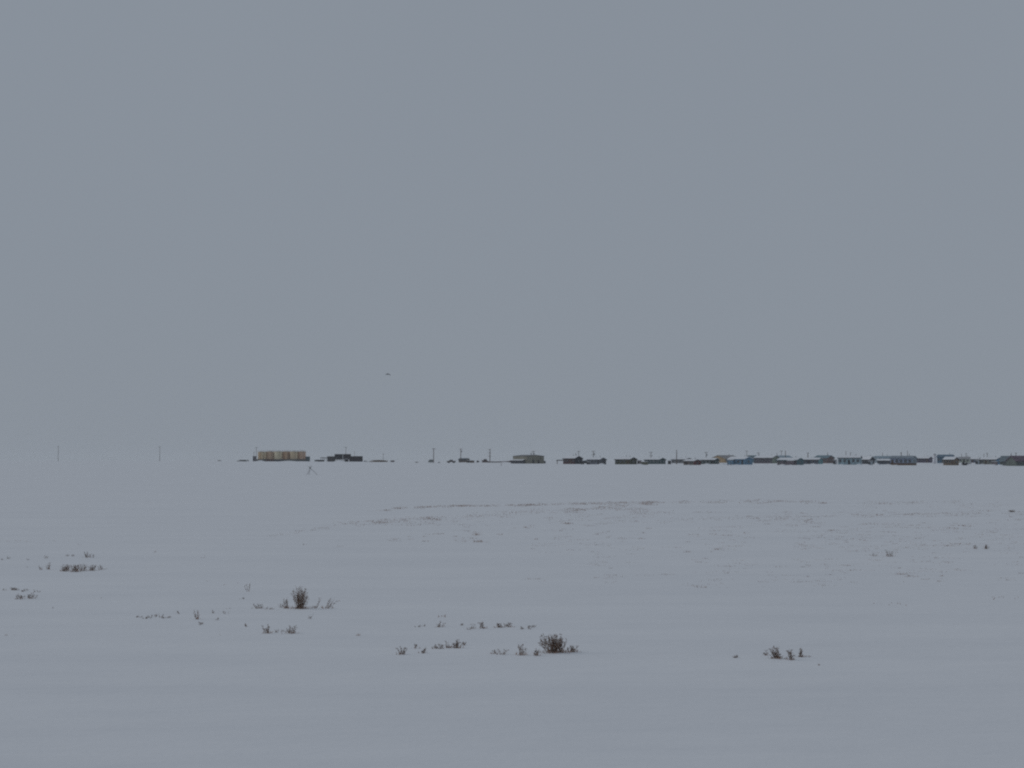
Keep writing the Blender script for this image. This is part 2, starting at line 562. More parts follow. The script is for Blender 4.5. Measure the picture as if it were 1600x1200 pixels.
house('grey house with pale roof between small black house and slate building', 1362, 1397, 712.8, 724, 20, ('steel_grey_pale_hazed', (0.240, 0.296, 0.335)), ('steel_blue_pale_hazed', (0.266, 0.353, 0.411)), Y=1050, snow=False, seed=18)
house('low charcoal house in front of the grey house with pale roof', 1369, 1395, 718, 725.5, -20, ('charcoal_pale_hazed', (0.093, 0.111, 0.146)), windows=2, chimney=0, seed=19)
house('slate blue building with brown band along its foot', 1389, 1434, 712.6, 727, -26, ('slate_blue_pale_hazed', (0.238, 0.279, 0.366)), ('grey_pale_hazed', (0.210, 0.250, 0.288)), snow=False, seed=20, windows=4, rise=0.24, end_wall=('steel_grey_pale_hazed', (0.240, 0.296, 0.335)))
house('dark purple house with one pointed gable left of the white tank', 1431, 1458, 713.8, 723, -34, ('plum_pale_hazed', (0.098, 0.080, 0.126)), seed=21)
house('tall dark blue house right of the white tank', 1462, 1492, 710.6, 723, -24, ('navy_pale_hazed', (0.081, 0.155, 0.222)), ('navy_pale_hazed', (0.096, 0.154, 0.212)), snow=False, seed=22, rise=0.28, Y=1000)
house('brown house with a snowy roof in front of the tall dark blue house', 1473, 1499, 714.8, 727, -44, ('brown_pale_hazed', (0.191, 0.144, 0.104)), seed=23)
house('small pale sage house right of the brown house', 1496, 1517, 714, 722, -20, ('sage_light_hazed', (0.395, 0.427, 0.361)), ('taupe_pale_hazed', (0.329, 0.327, 0.337)), Y=1090, snow=False, windows=2, seed=24)
house('small dark house with slate gable between sage house and blue house', 1515, 1533, 715.5, 722.5, -36, ('slate_dark2_pale_hazed', (0.113, 0.133, 0.184)), windows=1, Y=1080, seed=25)
house('house with a bright blue gable end near the right edge', 1530, 1567, 715.5, 725.5, -40, ('olive_grey_pale_hazed', (0.187, 0.195, 0.169)), end_wall=('blue_gable_pale_hazed', (0.087, 0.228, 0.361)), seed=26)
house('large grey green house with dark grey roof near the right edge', 1561, 1588, 712.8, 727.5, -40, ('moss_pale_hazed', (0.160, 0.198, 0.172)), ('grey_dark_pale_hazed', (0.145, 0.182, 0.204)), snow=False, seed=27, rise=0.5)
house('large dark house with reddish black roof cut off by the right edge', 1574, 1622, 712.6, 728, 14, ('moss_dark_pale_hazed', (0.129, 0.150, 0.138)), ('red_black_pale_hazed', (0.124, 0.089, 0.117)), snow=False, seed=28, rise=0.5)
# left of the village row
house('small low brown house with dark blue roof under a pole', 716, 734, 716.3, 722.3, -24, ('brown_warm', (0.13, 0.098, 0.075)), ('navy', (0.05, 0.068, 0.085)), snow=False, windows=2, chimney=0, seed=29)
flat_box('shed', 'tiny brown shed at the right end of the small low house', 'shed', 729, 741, 719.6, 723, ('brown_warm', (0.13, 0.098, 0.075)), snow=True)

for lab, x0, x1, yt, yb, col, nm in [
    ('small pinkish grey shed at the right end of the olive house', 996, 1002.5, 719.4, 725.6, ('pinkish', (0.21, 0.18, 0.18)), 'shed'),
    ('low olive box in front of the left end of the dark teal house', 1001, 1013, 721.6, 726.2, ('olive_box', (0.12, 0.125, 0.09)), 'crate'),
    ('small dark crate at the left end of the grey gabled house', 1043.5, 1048.5, 719.8, 725.3, ('crate_dark', (0.05, 0.05, 0.055)), 'crate'),
    ('tiny dark box at the right corner of the beige warehouse', 849, 852.5, 720.2, 724, ('crate_dark', (0.05, 0.05, 0.055)), 'crate'),
    ('pale grey shed between brown gable and broad grey green house', 1302, 1308, 718.5, 725.5, ('shed_pale', (0.36, 0.37, 0.39)), 'shed'),
    ('pale yellowish grey shed between low charcoal house and slate building', 1396, 1404, 717.5, 726, ('shed_yellow', (0.30, 0.30, 0.26)), 'shed'),
    ('small pale blue shed in front of the black house', 1356, 1364, 720.5, 726.5, ('shed_blue', (0.30, 0.34, 0.37)), 'shed'),
    ('small pink grey box in front of the bright blue gable', 1549, 1559, 721.2, 727, ('pinkish', (0.21, 0.18, 0.18)), 'crate'),
    ('pale blue grey shed left of the house with bright blue gable', 1524, 1531, 719.3, 725.5, ('shed_blue', (0.30, 0.34, 0.37)), 'shed'),
]:
    flat_box(nm, lab, nm, x0, x1, yt, yb, col, a=-25, ratio=0.7, snow=True, ribs=True, doors=(nm == 'shed'))
# carport of the maroon house: a flat roof on posts at its left end
mh = [o for o in bpy.data.objects if o.get('label', '').startswith('dark maroon house')][0]
L, hw, W = mh['_L'], mh['_hw'], mh['_W']
m = MB(); m.box(-L / 2 - 4.4, -L / 2 - 0.05, -W / 2 + 0.3, W / 2 - 0.3, hw * 0.62, hw * 0.62 + 0.45)
cr = m.build('carport_roof', DARKTRIM, mh)
for yy in (-W / 2 + 0.5, W / 2 - 0.5):
    m = MB(); m.box(-L / 2 - 4.2, -L / 2 - 3.95, yy - 0.12, yy + 0.12, -0.3, hw * 0.62 - 0.003)
    m.build('post', WOOD, cr)
# brown band at the foot of the slate building
sb = [o for o in bpy.data.objects if o.get('label', '').startswith('slate blue building')][0]
L, hw, W = sb['_L'], sb['_hw'], sb['_W']
m = MB(); m.box(-L / 2 - 0.06, L / 2 + 0.06, -W / 2 - 0.07, W / 2 + 0.06, -0.2, hw * 0.30)
m.build('skirting', wallmat('rust_brown', (0.13, 0.075, 0.045)), sb)

# ---- beige warehouse
def warehouse():
    p = hit(826, 724.3)
    s = p.y / FPX
    a = R(-50)
    side, end = 21 * s, 27 * s
    L, W = side / math.cos(a), end / abs(math.sin(a))
    rt = ray(826, 710.8)
    H = CAMH + rt.z / rt.y * p.y - p.z
    root = thing('warehouse', 'long beige metal warehouse with lean-to, biggest building left of maroon house', 'warehouse', p, a)
    hl, hy, hw = L / 2, W / 2, H * 0.84
    be = paint('beige_metal', (0.235, 0.225, 0.185), 0.6, 0.14, 0.5, (1, 1, 0.3))
    m = MB()
    m.prism([(-hy, -0.3), (hy, -0.3), (hy, hw), (0, H - 0.15), (-hy, hw)], -hl, hl)
    n = 12
    for i in range(n):
        yy = -hy + W * (i + 0.5) / n
        m.box(hl - 0.01, hl + 0.05, yy - 0.06, yy + 0.06, 0, hw - 0.1)
    m.build('wall', be, root)
    m = MB()
    sl = (H - 0.15 - hw) / hy
    m.prism([(-hy - .15, hw - sl * .15), (0, H - .15), (hy + .15, hw - sl * .15), (hy + .15, hw - sl * .15 + .18), (0, H + .03), (-hy - .15, hw - sl * .15 + .18)][::-1], -hl - .3, hl + .3)
    ro = m.build('roof', roofmat('taupe', (0.15, 0.145, 0.145)), root)
    # lean-to along the left long side, snow on its roof, dark open front
    lw, lh = 1.5, hw * 0.50
    m = MB(); m.box(-hl, hl * 0.75, -hy - lw, -hy - 0.004, -0.3, lh - 0.45)
    lt = m.build('lean_to', wallmat('slate_night', (0.055, 0.06, 0.075)), root)
    m = MB(); m.prism([(-hy - lw - .3, lh - .44), (-hy - .004, lh + .0), (-hy - .004, lh + .18), (-hy - lw - .3, lh - .26)], -hl - .2, hl * 0.78)
    m.build('lean_to_roof', DARKTRIM, lt)
    m = MB(); m.prism([(-hy - lw - .25, lh - .25), (-hy - .004, lh + .19), (-hy - .004, lh + .32), (-hy - lw - .25, lh - .06)], -hl - .15, hl * 0.76)
    m.build('lean_to_snow', SNOW, lt)
    m = MB(); m.box(-hl - 0.25, -hl - 0.004, -hy - 0.1, -hy + 0.4, 0, hw); m.build('corner_trim', TRIM, root)
    for yy, z1 in ((-hy * 0.25, 2.1), (hy * 0.35, 1.7)):
        m = MB(); m.box(hl + 0.06, hl + 0.1, yy - 0.5, yy + 0.5, 0, min(z1, hw * .6)); m.build('door', DARKTRIM, root)
    m = MB(); m.lathe([(0.2, 0), (0.2, 1.2), (0.3, 1.22), (0.3, 1.4)], 8, (hl * 0.3, 0.3, H - 0.3)); m.build('vent', STEEL, root)
warehouse()

# ---- tank farm
TANK_COL = [((0.56, 0.46, 0.30), (0.36, 0.22, 0.10)), ((0.57, 0.44, 0.31), (0.42, 0.26, 0.15)), ((0.64, 0.57, 0.41), (0.55, 0.46, 0.30)),
            ((0.52, 0.37, 0.23), (0.32, 0.15, 0.065)), ((0.60, 0.50, 0.34), (0.46, 0.32, 0.18)), ((0.56, 0.42, 0.31), (0.37, 0.185, 0.095))]
TANK_LAB = ['brownish tan storage tank, leftmost in the tank farm', 'pinkish tan storage tank, second from left in the tank farm',
            'palest cream storage tank, third from left in the tank farm', 'rust brown storage tank, fourth from left in the tank farm',
            'beige storage tank, second from right in the tank farm', 'tan pink storage tank at the right end of the tank farm']
TANK_X = [(403.5, 416.3), (416.3, 428.8), (428.8, 441.3), (441.3, 453.5), (453.5, 465.5), (465.5, 477.8)]
YT = 1480.0
def tank(i):
    x0, x1 = TANK_X[i]
    mid = 0.5 * (x0 + x1)
    p = at(mid, YT + (2.2 if i % 2 else 0))
    r = 0.5 * (x1 - x0) * p.y / FPX + 0.12
    rt = ray(mid, 704.2 + 0.5 * (i == 0))
    H = CAMH + rt.z / rt.y * p.y - p.z
    root = thing('storage_tank', TANK_LAB[i], 'tank', p, R(40 * i), 'fuel tanks in a row')
    c, w = TANK_COL[i]
    sm = paint('tank_steel_%d' % i, c, 0.6, 0.12, 0.55, (1, 1, 0.10), worn=w)
    m = MB(); m.lathe([(r, -0.3), (r, H - 0.7)], 28); m.build('shell', sm, root, False)
    for me_ in (root.children[-1].data,):
        me_.polygons.foreach_set('use_smooth', [len(q.vertices) == 4 for q in me_.polygons])
    m = MB(); m.lathe([(r + 0.06, H - 0.695), (r + 0.06, H - 0.6), (0.3, H - 0.05), (0.3, H + 0.1), (0.05, H + 0.12)], 28)
    m.build('roof', paint('tank_roof', (0.55, 0.53, 0.50), 0.6, 0.15), root)
    m = MB()
    for z in (H * 0.3, H * 0.62):
        m.lathe([(r + 0.004, z - 0.05), (r + 0.05, z - 0.04), (r + 0.05, z + 0.04), (r + 0.004, z + 0.05)], 28)
    m.build('stiffening_ring', sm, root)
    m = MB()
    q = -math.pi / 2 + 0.5
    for sx in (-0.22, 0.22):
        m.box(r + 0.16, r + 0.2, sx - 0.02, sx + 0.02, 0.2, H + 0.3)
    z = 0.4
    while z < H:
        m.box(r + 0.165, r + 0.195, -0.2, 0.2, z, z + 0.03)
        z += 0.4
    lad = m.build('ladder', STEEL, root)
    lad.rotation_euler = (0, 0, q - R(40 * i))
    m = MB()
    for k in range(16):
        an = 2 * math.pi * k / 16
        m.tube([(r * 0.97 * math.cos(an), r * 0.97 * math.sin(an), H - 0.62), (r * 0.97 * math.cos(an), r * 0.97 * math.sin(an), H + 0.35)], [0.025, 0.025], 4)
    m.tube([(r * 0.97 * math.cos(2 * math.pi * k / 24), r * 0.97 * math.sin(2 * math.pi * k / 24), H + 0.35) for k in range(25)], [0.025] * 25, 4)
    m.build('handrail', STEEL, root)
for i in range(6):
    tank(i)

def low_wall(name, label, cat, x0, x1, ytop, Y, mat_, th=0.5, wave=0.0, seed=0, post=True, parts='board'):
    """a low boarded wall seen side-on; boards are parts"""
    p = at(0.5 * (x0 + x1), Y)
    s = Y / FPX
    rt = ray(0.5 * (x0 + x1), ytop)
    H = CAMH + rt.z / rt.y * Y - p.z
    root = thing(name, label, cat, p)
    L = (x1 - x0) * s
    n = max(3, int(L / 2.4))
    rnd = random.Random(seed)
    for i in range(n):
        m = MB()
        a0, a1 = -L / 2 + L * i / n + 0.02, -L / 2 + L * (i + 1) / n - 0.02
        h = H * (1 + wave * (rnd.random() - 0.5))
        m.box(a0, a1, -th / 2, th / 2, -0.5, h)
        m.build(parts, mat_, root)
    if post:
        for i in range(n + 1):
            m = MB()
            a0 = -L / 2 + L * i / n
            m.box(a0 - 0.08, a0 + 0.08, -th / 2 - 0.16, -th / 2 - 0.004, -0.5, H * 1.03)
            m.build('post', WOOD, root)
    return root

low_wall('containment_wall', 'dark grey green containment wall round the foot of the fuel tanks', 'wall', 400.5, 483, 717.5, 1462, paint('liner', (0.075, 0.082, 0.08), 0.7, 0.25, 0.4), wave=0.10, seed=3, parts='panel')
flat_box('container', 'reddish brown container standing before the second and third fuel tanks', 'container', 416, 429, 717.6, 721.3, ('oxide', (0.07, 0.03, 0.028)), Y=1430, a=-6, ratio=0.3, snow=False, doors=False)
flat_box('container', 'blackish blue container in front of the middle fuel tanks', 'container', 429, 442, 718.2, 722, ('night_blue', (0.03, 0.035, 0.05)), Y=1425, a=-4, ratio=0.3, snow=False, doors=False)
flat_box('shed', 'teal grey shed at the right end of the tank farm', 'shed', 477.5, 484.5, 713.3, 721, ('teal_shed', (0.055, 0.085, 0.095)), Y=1440, a=-20, ratio=0.6, snow=False)
flat_box('shed', 'small purplish grey shed at the left end of the tank farm', 'shed', 395.5, 401, 712.8, 719.5, ('purple_grey', (0.13, 0.12, 0.14)), Y=1500, a=-10, ratio=0.8, snow=True)
drift(407, 721, 20, 1.9, 0.5, Y=1405, seed=1)
drift(452, 722, 44, 1.1, 0.35, Y=1390, seed=2)

# ---- dark cluster right of the tank farm
YC = 1330.0
flat_box('cabin', 'left of two dark cabins raised on piles above the snow', 'cabin', 523.2, 535.2, 709.5, 716.4, ('night', (0.012, 0.012, 0.020)), Y=YC + 30, a=-8, ratio=0.7, snow=False, legs=1.5)
flat_box('cabin', 'right of two dark cabins raised on piles above the snow', 'cabin', 536.2, 548.2, 709.5, 716.4, ('night_brown', (0.018, 0.011, 0.015)), Y=YC + 30, a=-8, ratio=0.7, snow=False, legs=1.5)
flat_box('workshop', 'dark blue black workshop right of the two raised cabins', 'building', 546, 567, 712.8, 722, ('night_plum', (0.016, 0.011, 0.018)), Y=YC, a=-30, ratio=0.4, snow=False)
flat_box('shed', 'dark grey shed left of the two raised cabins', 'shed', 511.5, 523.5, 713, 721.4, ('grey_olive', (0.055, 0.052, 0.052)), Y=YC, a=-34, ratio=0.7, snow=False)
low_wall('plank_walkway', 'thin dark raised walkway beside the dark grey shed', 'walkway', 501, 513.5, 714.8, YC + 60, DARKTRIM, th=1.2, seed=5, post=False, parts='plank')
for o in bpy.data.objects:
    if o.get('category') == 'walkway':
        for ch in o.children:                     # a deck on legs, not a solid wall
            me_ = ch.data
            top = max(v.co.z for v in me_.vertices)
            for v in me_.vertices:
                if v.co.z < 0:
                    v.co.z = top - 0.55
        n = 5
        xs = [v.co.x for ch in o.children for v in ch.data.vertices]
        for k in range(n):
            xx = min(xs) + 0.2 + (max(xs) - min(xs) - 0.4) * k / (n - 1)
            m = MB(); m.box(xx - 0.09, xx + 0.09, -0.4, -0.22, -0.4, top - 0.56)
            m.build('leg', WOOD, o)
flat_box('crate', 'small dark crate under the right raised cabin', 'crate', 539, 544.5, 717.2, 721.6, ('night', (0.012, 0.012, 0.020)), Y=YC - 20, a=-10, ratio=0.8, snow=True, doors=False)

def pile(name, label, cat, x0, x1, ytop, ybase, mat_, Y=None, n=9, seed=0, part='plank', snow=0.4):
    """heap of long timbers lying roughly along the view's horizontal"""
    mid = 0.5 * (x0 + x1)
    p = at(mid, Y) if Y else hit(mid, ybase)
    s = p.y / FPX
    L = (x1 - x0) * s
    rt = ray(mid, ytop)
    H = max(0.35, CAMH + rt.z / rt.y * p.y - p.z)
    root = thing(name, label, cat, p, R(-4))
    rnd = random.Random(seed)
    for i in range(n):
        m = MB()
        l = L * rnd.uniform(0.35, 0.75)
        c = rnd.uniform(-L / 2 + l / 2, L / 2 - l / 2)
        q = 1 - abs(2 * c / L)
        z = max(0.0, H * (0.25 + 0.75 * q) * (i + 0.5) / n)
        t = max(0.14, H * 0.2)
        y = rnd.uniform(-0.8, 0.8) * (1 - z / H * 0.7)
        m.box(c - l / 2, c + l / 2, y - 0.16, y + 0.16, z - t * 0.5, z + t * 0.5)
        o = m.build(part, mat_, root)
        o.rotation_euler = (rnd.uniform(-.1, .1), rnd.uniform(-0.02, 0.02), rnd.uniform(-0.1, 0.1))
    return root
pile('timber_pile', 'long low dark timber pile just left of the tank farm', 'pile', 370.5, 391.5, 718.5, 721, DARKTRIM, Y=1420, seed=1)
pile('timber_pile', 'faint short timber pile far left of the tank farm', 'pile', 339, 347, 718.8, 720.5, WOOD, Y=1600, n=5, seed=2)
pile('timber_pile', 'low dark sloping heap between tank farm and grey shed', 'pile', 491, 508, 717.9, 721, DARKTRIM, Y=1350, n=12, seed=3)
pile('timber_pile', 'short dark scrap heap right of the dark workshop', 'pile', 568, 576, 719.5, 722, DARKTRIM, Y=1280, n=6, seed=4)
pile('timber_pile', 'long flat orange brown timber pile right of the dark workshop', 'pile', 576, 607, 718.8, 722, paint('orange_timber', (0.15, 0.095, 0.055), 0.8, 0.3), Y=1270, n=16, seed=5)
pile('timber_pile', 'small pinkish grey heap at the end of the orange brown pile', 'pile', 609, 617, 718.9, 722, paint('pink_grey', (0.16, 0.13, 0.135), 0.8, 0.25), Y=1250, n=8, seed=6)
pile('timber_pile', 'faint tiny heap alone on the snow left of the parked dark truck', 'pile', 648, 655, 721.3, 723, WOOD, n=5, seed=7)
pile('timber_pile', 'tiny dark heap between the two parked trucks', 'pile', 683.5, 688, 721.6, 723.3, DARKTRIM, n=5, seed=8)
pile('timber_pile', 'thin dark heap between the tiny brown shed and the boat', 'pile', 744, 750, 718.8, 721, DARKTRIM, Y=1150, n=6, seed=9)
drift(531, 720, 26, 2.2, 0.4, Y=1315, seed=4)
drift(571, 722, 20, 0.8, 0.5, Y=1240, seed=5)

# ---- trucks
def truck(label, px, ybase, w_px, a, col):
    p = hit(px, ybase)
    s = p.y / FPX
    root = thing('pickup_truck', label, 'truck', p, R(a))
    L, W = 4.9, 1.9
    m = MB()
    m.prism([(-2.45, 0.45), (2.35, 0.45), (2.4, 0.95), (1.1, 1.08), (0.55, 1.72), (-0.65, 1.75), (-0.85, 1.1), (-2.45, 1.08)][::-1], -W / 2, W / 2)
    b = m.build('body', paint('truck_' + col[0], col[1], 0.4, 0.15), root)
    m = MB()
    m.prism([(0.98, 1.10), (0.52, 1.64), (-0.58, 1.66), (-0.74, 1.10)], -W / 2 - 0.012, W / 2 + 0.012)
    m.build('window', GLASS, root)
    for yy in (-1.5, 1.45):
        for sx in (-1, 1):
            m = MB(); m.lathe([(0.2, -0.12), (0.38, -0.11), (0.38, 0.11), (0.2, 0.12)], 14)
            w = m.build('wheel', TYRE, root)
            w.location = (sx * (W / 2 - 0.06), yy, 0.36)
            w.rotation_euler = (0, math.pi / 2, 0)
    for sx in (-1, 1):
        m = MB(); m.box(sx * 0.65 - 0.18, sx * 0.65 + 0.18, 2.38, 2.43, 0.68, 0.84); m.build('headlight', TRIM, root)
    m = MB(); m.box(-0.9, 0.9, -2.53, -2.46, 0.45, 0.65); m.build('bumper', STEEL, root)
    m = MB(); m.box(-W / 2 + 0.1, W / 2 - 0.1, -2.35, -0.95, 1.085, 1.22, 0.06); m.build('snow_load', SNOW, root)
truck('dark green truck parked at the foot of a tall pole', 673.5, 723, 8, 20, ('dark_green', (0.025, 0.04, 0.04)))
truck('brown grey truck parked alone between two poles', 705, 723.3, 11, 75, ('brown_grey', (0.10, 0.075, 0.07)))
truck('dark vehicle parked at the left end of the pale grey blue house', 914.5, 725.6, 6, 60, ('charcoal', (0.03, 0.032, 0.036)))

# ---- snowed-in boat
def boat():
    x0, x1 = 753, 800
    p = hit(776, 722.6)
    s = p.y / FPX
    L = (x1 - x0) * s
    root = thing('boat', 'long low brown boat lying half buried in snow by the warehouse', 'boat', p, R(-6))
    m = MB()
    n = 22
    vs_, fs_ = [], []
    for i in range(n + 1):
        t = i / n
        x = -L / 2 + L * t
        sheer = 0.55 + 0.55 * (abs(2 * t - 1) ** 2.2) + (0.25 if t < 0.2 else 0)
        half = 1.9 * (1 - abs(2 * t - 1) ** 4) + 0.12
        vs_ += [(x, -half, sheer), (x * 0.96, -half * 0.72, -0.35), (x * 0.96, half * 0.72, -0.35), (x, half, sheer), (x, half - 0.1, sheer - 0.003), (x, half - 0.1, sheer - 0.25), (x, -half + 0.1, sheer - 0.25), (x, -half + 0.1, sheer - 0.003)]
    k = 8
    for i in range(n):
        for q in range(k):
            fs_.append((i * k + q, i * k + (q + 1) % k, (i + 1) * k + (q + 1) % k, (i + 1) * k + q))
    fs_.append(tuple(range(k))); fs_.append(tuple(n * k + q for q in range(k))[::-1])
    m.add(vs_, fs_)
    m.build('hull', paint('boat_brown', (0.085, 0.05, 0.048), 0.7, 0.3, 1.0), root)
    m = MB(); m.box(-L / 2 + 1.0, -L / 2 + 3.2, -1.0, 1.0, 0.55, 2.05, 0.25)
    cb = m.build('cabin', paint('boat_cabin', (0.13, 0.105, 0.11), 0.7, 0.2), root)
    m = MB(); m.box(-L / 2 + 1.5, -L / 2 + 2.7, -0.93, -0.80, 1.3, 1.6); m.build('window', GLASS, cb)
    m = MB(); m.box(-L / 2 + 3.4, L / 2 - 2.2, -1.35, 1.35, 0.2, 0.62, 0.2); m.build('snow_cover', SNOW, root)
boat()
drift(790, 724, 26, 0.9, 0.4, Y=hit(776, 722.6).y - 14, seed=7)

# ---- white tank column among the houses
def silo():
    p = hit(1460.5, 725)
    s = p.y / FPX
    rt = ray(1460.5, 708.6)
    H = CAMH + rt.z / rt.y * p.y - p.z
    r = 2.3 * s
    root = thing('white_tank', 'tall narrow white tank between the purple and dark blue houses', 'tank', p)
    m = MB(); m.lathe([(r, -0.3), (r, H - 0.5)], 18); m.build('shell', paint('tank_white', (0.70, 0.70, 0.74), 0.5, 0.06), root, True)
    m = MB(); m.lathe([(r + 0.05, H - 0.498), (r + 0.05, H - 0.4), (0.15, H)], 18); m.build('roof', STEEL, root)
    m = MB()
    for sx in (-0.18, 0.18):
        m.box(sx - 0.02, sx + 0.02, -r - 0.14, -r - 0.1, 0.2, H - 0.3)
    for k in range(int(H / 0.4) - 1):
        m.box(-0.18, 0.18, -r - 0.135, -r - 0.105, 0.4 + 0.4 * k, 0.43 + 0.4 * k)
    m.build('ladder', STEEL, root)
silo()

# ---- snow machines by the brown house
def snowmobile(label, px, ybase, a, col):
    p = hit(px, ybase)
    root = thing('snowmobile', label, 'snowmobile', p, R(a), 'snowmobiles by the brown house')
    m = MB()
    m.prism([(-0.2, 0.3), (1.3, 0.32), (1.45, 0.5), (0.9, 0.85), (0.45, 1.25), (0.3, 1.2), (0.4, 0.85), (-0.2, 0.75)][::-1], -0.38, 0.38)
    m.build('hood', paint('sled_' + col[0], col[1], 0.4, 0.15), root)
    m = MB(); m.prism([(-1.3, 0.45), (0.2, 0.45), (0.2, 0.8), (-0.9, 0.78), (-1.3, 0.85)][::-1], -0.22, 0.22); m.build('seat', TYRE, root)
    m = MB(); m.prism([(-1.5, 0.0), (0.6, -0.02), (0.75, 0.25), (0.4, 0.42), (-1.4, 0.42), (-1.65, 0.22)][::-1], -0.19, 0.19); m.build('track', TYRE, root)
    for sx in (-1, 1):
        m = MB(); m.tube([(sx * 0.48, 0.2, 0.02), (sx * 0.48, 1.3, 0.02), (sx * 0.48, 1.6, 0.22)], [0.06, 0.06, 0.04], 5); m.build('ski', STEEL, root)
    m = MB(); m.tube([(-0.36, 0.12, 1.08), (0, 0.25, 1.02), (0.36, 0.12, 1.08)], [0.025] * 3, 5); m.build('handlebar', DARKTRIM, root)
snowmobile('dark snowmobile beside the brown house, the left one of two', 1506.5, 727, 20, ('black', (0.03, 0.03, 0.035)))
snowmobile('dark snowmobile beside the brown house, the right one of two', 1512.5, 726.6, 80, ('grey', (0.06, 0.06, 0.065)))

# ---- utility poles
def pole(label, px, ytop, ybase, arms=1, Y=None, can=False, lamp=False, thick=1.0, arm_w=2.2):
    p = at(px, Y) if Y else hit(px, ybase, 1500)
    rt = ray(px, ytop)
    H = CAMH + rt.z / rt.y * p.y - p.z
    root = thing('utility_pole', label, 'pole', p, R(random.Random(int(px)).uniform(-35, 35)), 'utility poles along the skyline')
    r0 = 0.19 * thick
    m = MB(); m.tube([(0, 0, -0.5), (0, 0, H * 0.5), (0.02, 0, H)], [r0, r0 * 0.88, r0 * 0.72], 8); m.build('post', WOOD, root)
    for k in range(arms):
        z = H - 0.35 - 1.9 * k
        m = MB(); m.box(-arm_w / 2, arm_w / 2, -r0 - 0.14, -r0 + 0.0, z - 0.08, z + 0.08); c = m.build('crossarm', WOOD, root)
        for xx in (-arm_w * 0.45, -arm_w * 0.2, arm_w * 0.2, arm_w * 0.45):
            m = MB(); m.lathe([(0.05, 0), (0.07, 0.08), (0.04, 0.16)], 6, (xx, -r0 - 0.07, z + 0.083)); m.build('insulator', STEEL, c)
    if can:
        m = MB(); m.lathe([(0.26, 0), (0.28, 0.1), (0.28, 0.85), (0.2, 0.95)], 10, (0.34 + r0, 0, H - 2.2)); m.build('transformer', STEEL, root)
    if lamp:
        m = MB(); m.tube([(0, 0, H - 0.6), (0.6, 0, H - 0.3), (1.3, 0, H - 0.3)], [0.05] * 3, 6); a = m.build('lamp_arm', STEEL, root)
        m = MB(); m.box(1.2, 1.75, -0.16, 0.16, H - 0.4, H - 0.27); m.build('lamp_head', STEEL, a)
pole('lone utility pole far out on the snow, leftmost of all poles', 91.5, 697, 717.5, 1, Y=1500, thick=0.95)
pole('lone utility pole with short crossarm, second from the left', 250, 697.8, 718.5, 1, Y=1480, thick=0.95)
pole('tall utility pole with lamp at the left end of the tank farm', 400.8, 698.7, 719, 1, Y=1490, lamp=True)
pole('short pole just left of the tank farm shed', 397, 705.5, 719, 0, Y=1510)
pole('utility pole rising behind the right raised dark cabin', 540.5, 698.2, 720, 1, Y=1400)
pole('short pole behind the dark workshop', 554, 704.8, 720, 0, Y=1380, thick=0.8)
pole('short pole standing in the orange brown timber pile', 599, 709, 720, 1, Y=1290, thick=0.8, arm_w=1.4)
pole('tall utility pole beside the dark green truck', 677.5, 700.3, 723.3, 1, thick=1.25)
pole('tall utility pole over the small low brown house', 720, 700.8, 722, 1, Y=1130, thick=1.25, can=True)
pole('utility pole with three crossarms behind the snowed-in boat', 765.5, 701.5, 722, 3, Y=1110, thick=1.35)
pole('thin short stake in the snow below the boat', 783.3, 723.2, 727.6, 0, thick=0.5)
pole('utility pole behind the ridge of the beige warehouse', 833.3, 704.5, 722, 1, Y=1110, can=True)
pole('thinner of two poles behind the maroon house', 899.5, 707.5, 722, 0, Y=1120, thick=0.8)
pole('taller of two poles behind the maroon house', 904, 704.5, 722, 1, Y=1130)
pole('utility pole with transformer behind the pale grey blue house', 927, 704.5, 722, 2, Y=1080, can=True)
pole('utility pole behind the dark teal house', 1017, 705.8, 722, 2, Y=1080)
pole('tallest pole in the village standing before the grey gabled house', 1057.3, 702.6, 725.5, 0, thick=1.1)
pole('utility pole with transformer behind the dark green house', 1103, 706, 722, 1, Y=1080, can=True)
pole('faint utility pole behind the gap between tan and teal roofs', 1166.5, 704, 722, 1, Y=1250)
pole('utility pole with transformer behind the dark teal roof', 1184.5, 706.8, 722, 1, Y=1200, can=True, thick=0.9)
pole('short pole behind the greenish grey gable', 1213.7, 707.8, 722, 0, Y=1200)
pole('left one of a pair of tall poles behind the grey roof', 1220.7, 704, 722, 1, Y=1250)
pole('right one of a pair of tall poles before the grey roof', 1227, 704, 724, 0, Y=1000, thick=1.1)
pole('short thick pole above the house with pale teal gable', 1262, 707, 722, 1, Y=1150, thick=1.5, arm_w=1.0)
pole('faint short pole over the dark roof with brown gable', 1292.5, 706.5, 722, 0, Y=1250)
pole('faint thin pole over the broad grey green house', 1321.5, 704.5, 722, 0, Y=1250)
pole('utility pole with lamp over the broad grey green house', 1328.5, 706.5, 722, 0, Y=1150, lamp=True)
pole('short pole over the grey house with pale roof', 1378.5, 707.5, 722, 0, Y=1150)
pole('short thick pole over the slate blue building', 1407.7, 706.5, 722, 1, Y=1150, thick=1.5, arm_w=0.9)
pole('tall thin pole over the slate blue building', 1417.5, 703.8, 722, 0, Y=1100)
pole('left one of two poles over the small sage house', 1502, 709, 722, 0, Y=1200)
pole('right one of two poles over the small sage house', 1509, 708, 722, 1, Y=1200, thick=1.3, arm_w=1.2)
pole('left one of two poles over the house with blue gable', 1536.8, 708.5, 722, 0, Y=1200)
pole('right one of two poles over the house with blue gable', 1542, 707.6, 722, 1, Y=1200, thick=1.2, arm_w=1.2)
pole('left one of two poles over the large houses at the right edge', 1579.5, 707.5, 722, 0, Y=1200, thick=1.2)
pole('right one of two poles over the large houses at the right edge', 1587, 707, 722, 1, Y=1200, thick=1.2, arm_w=1.2)

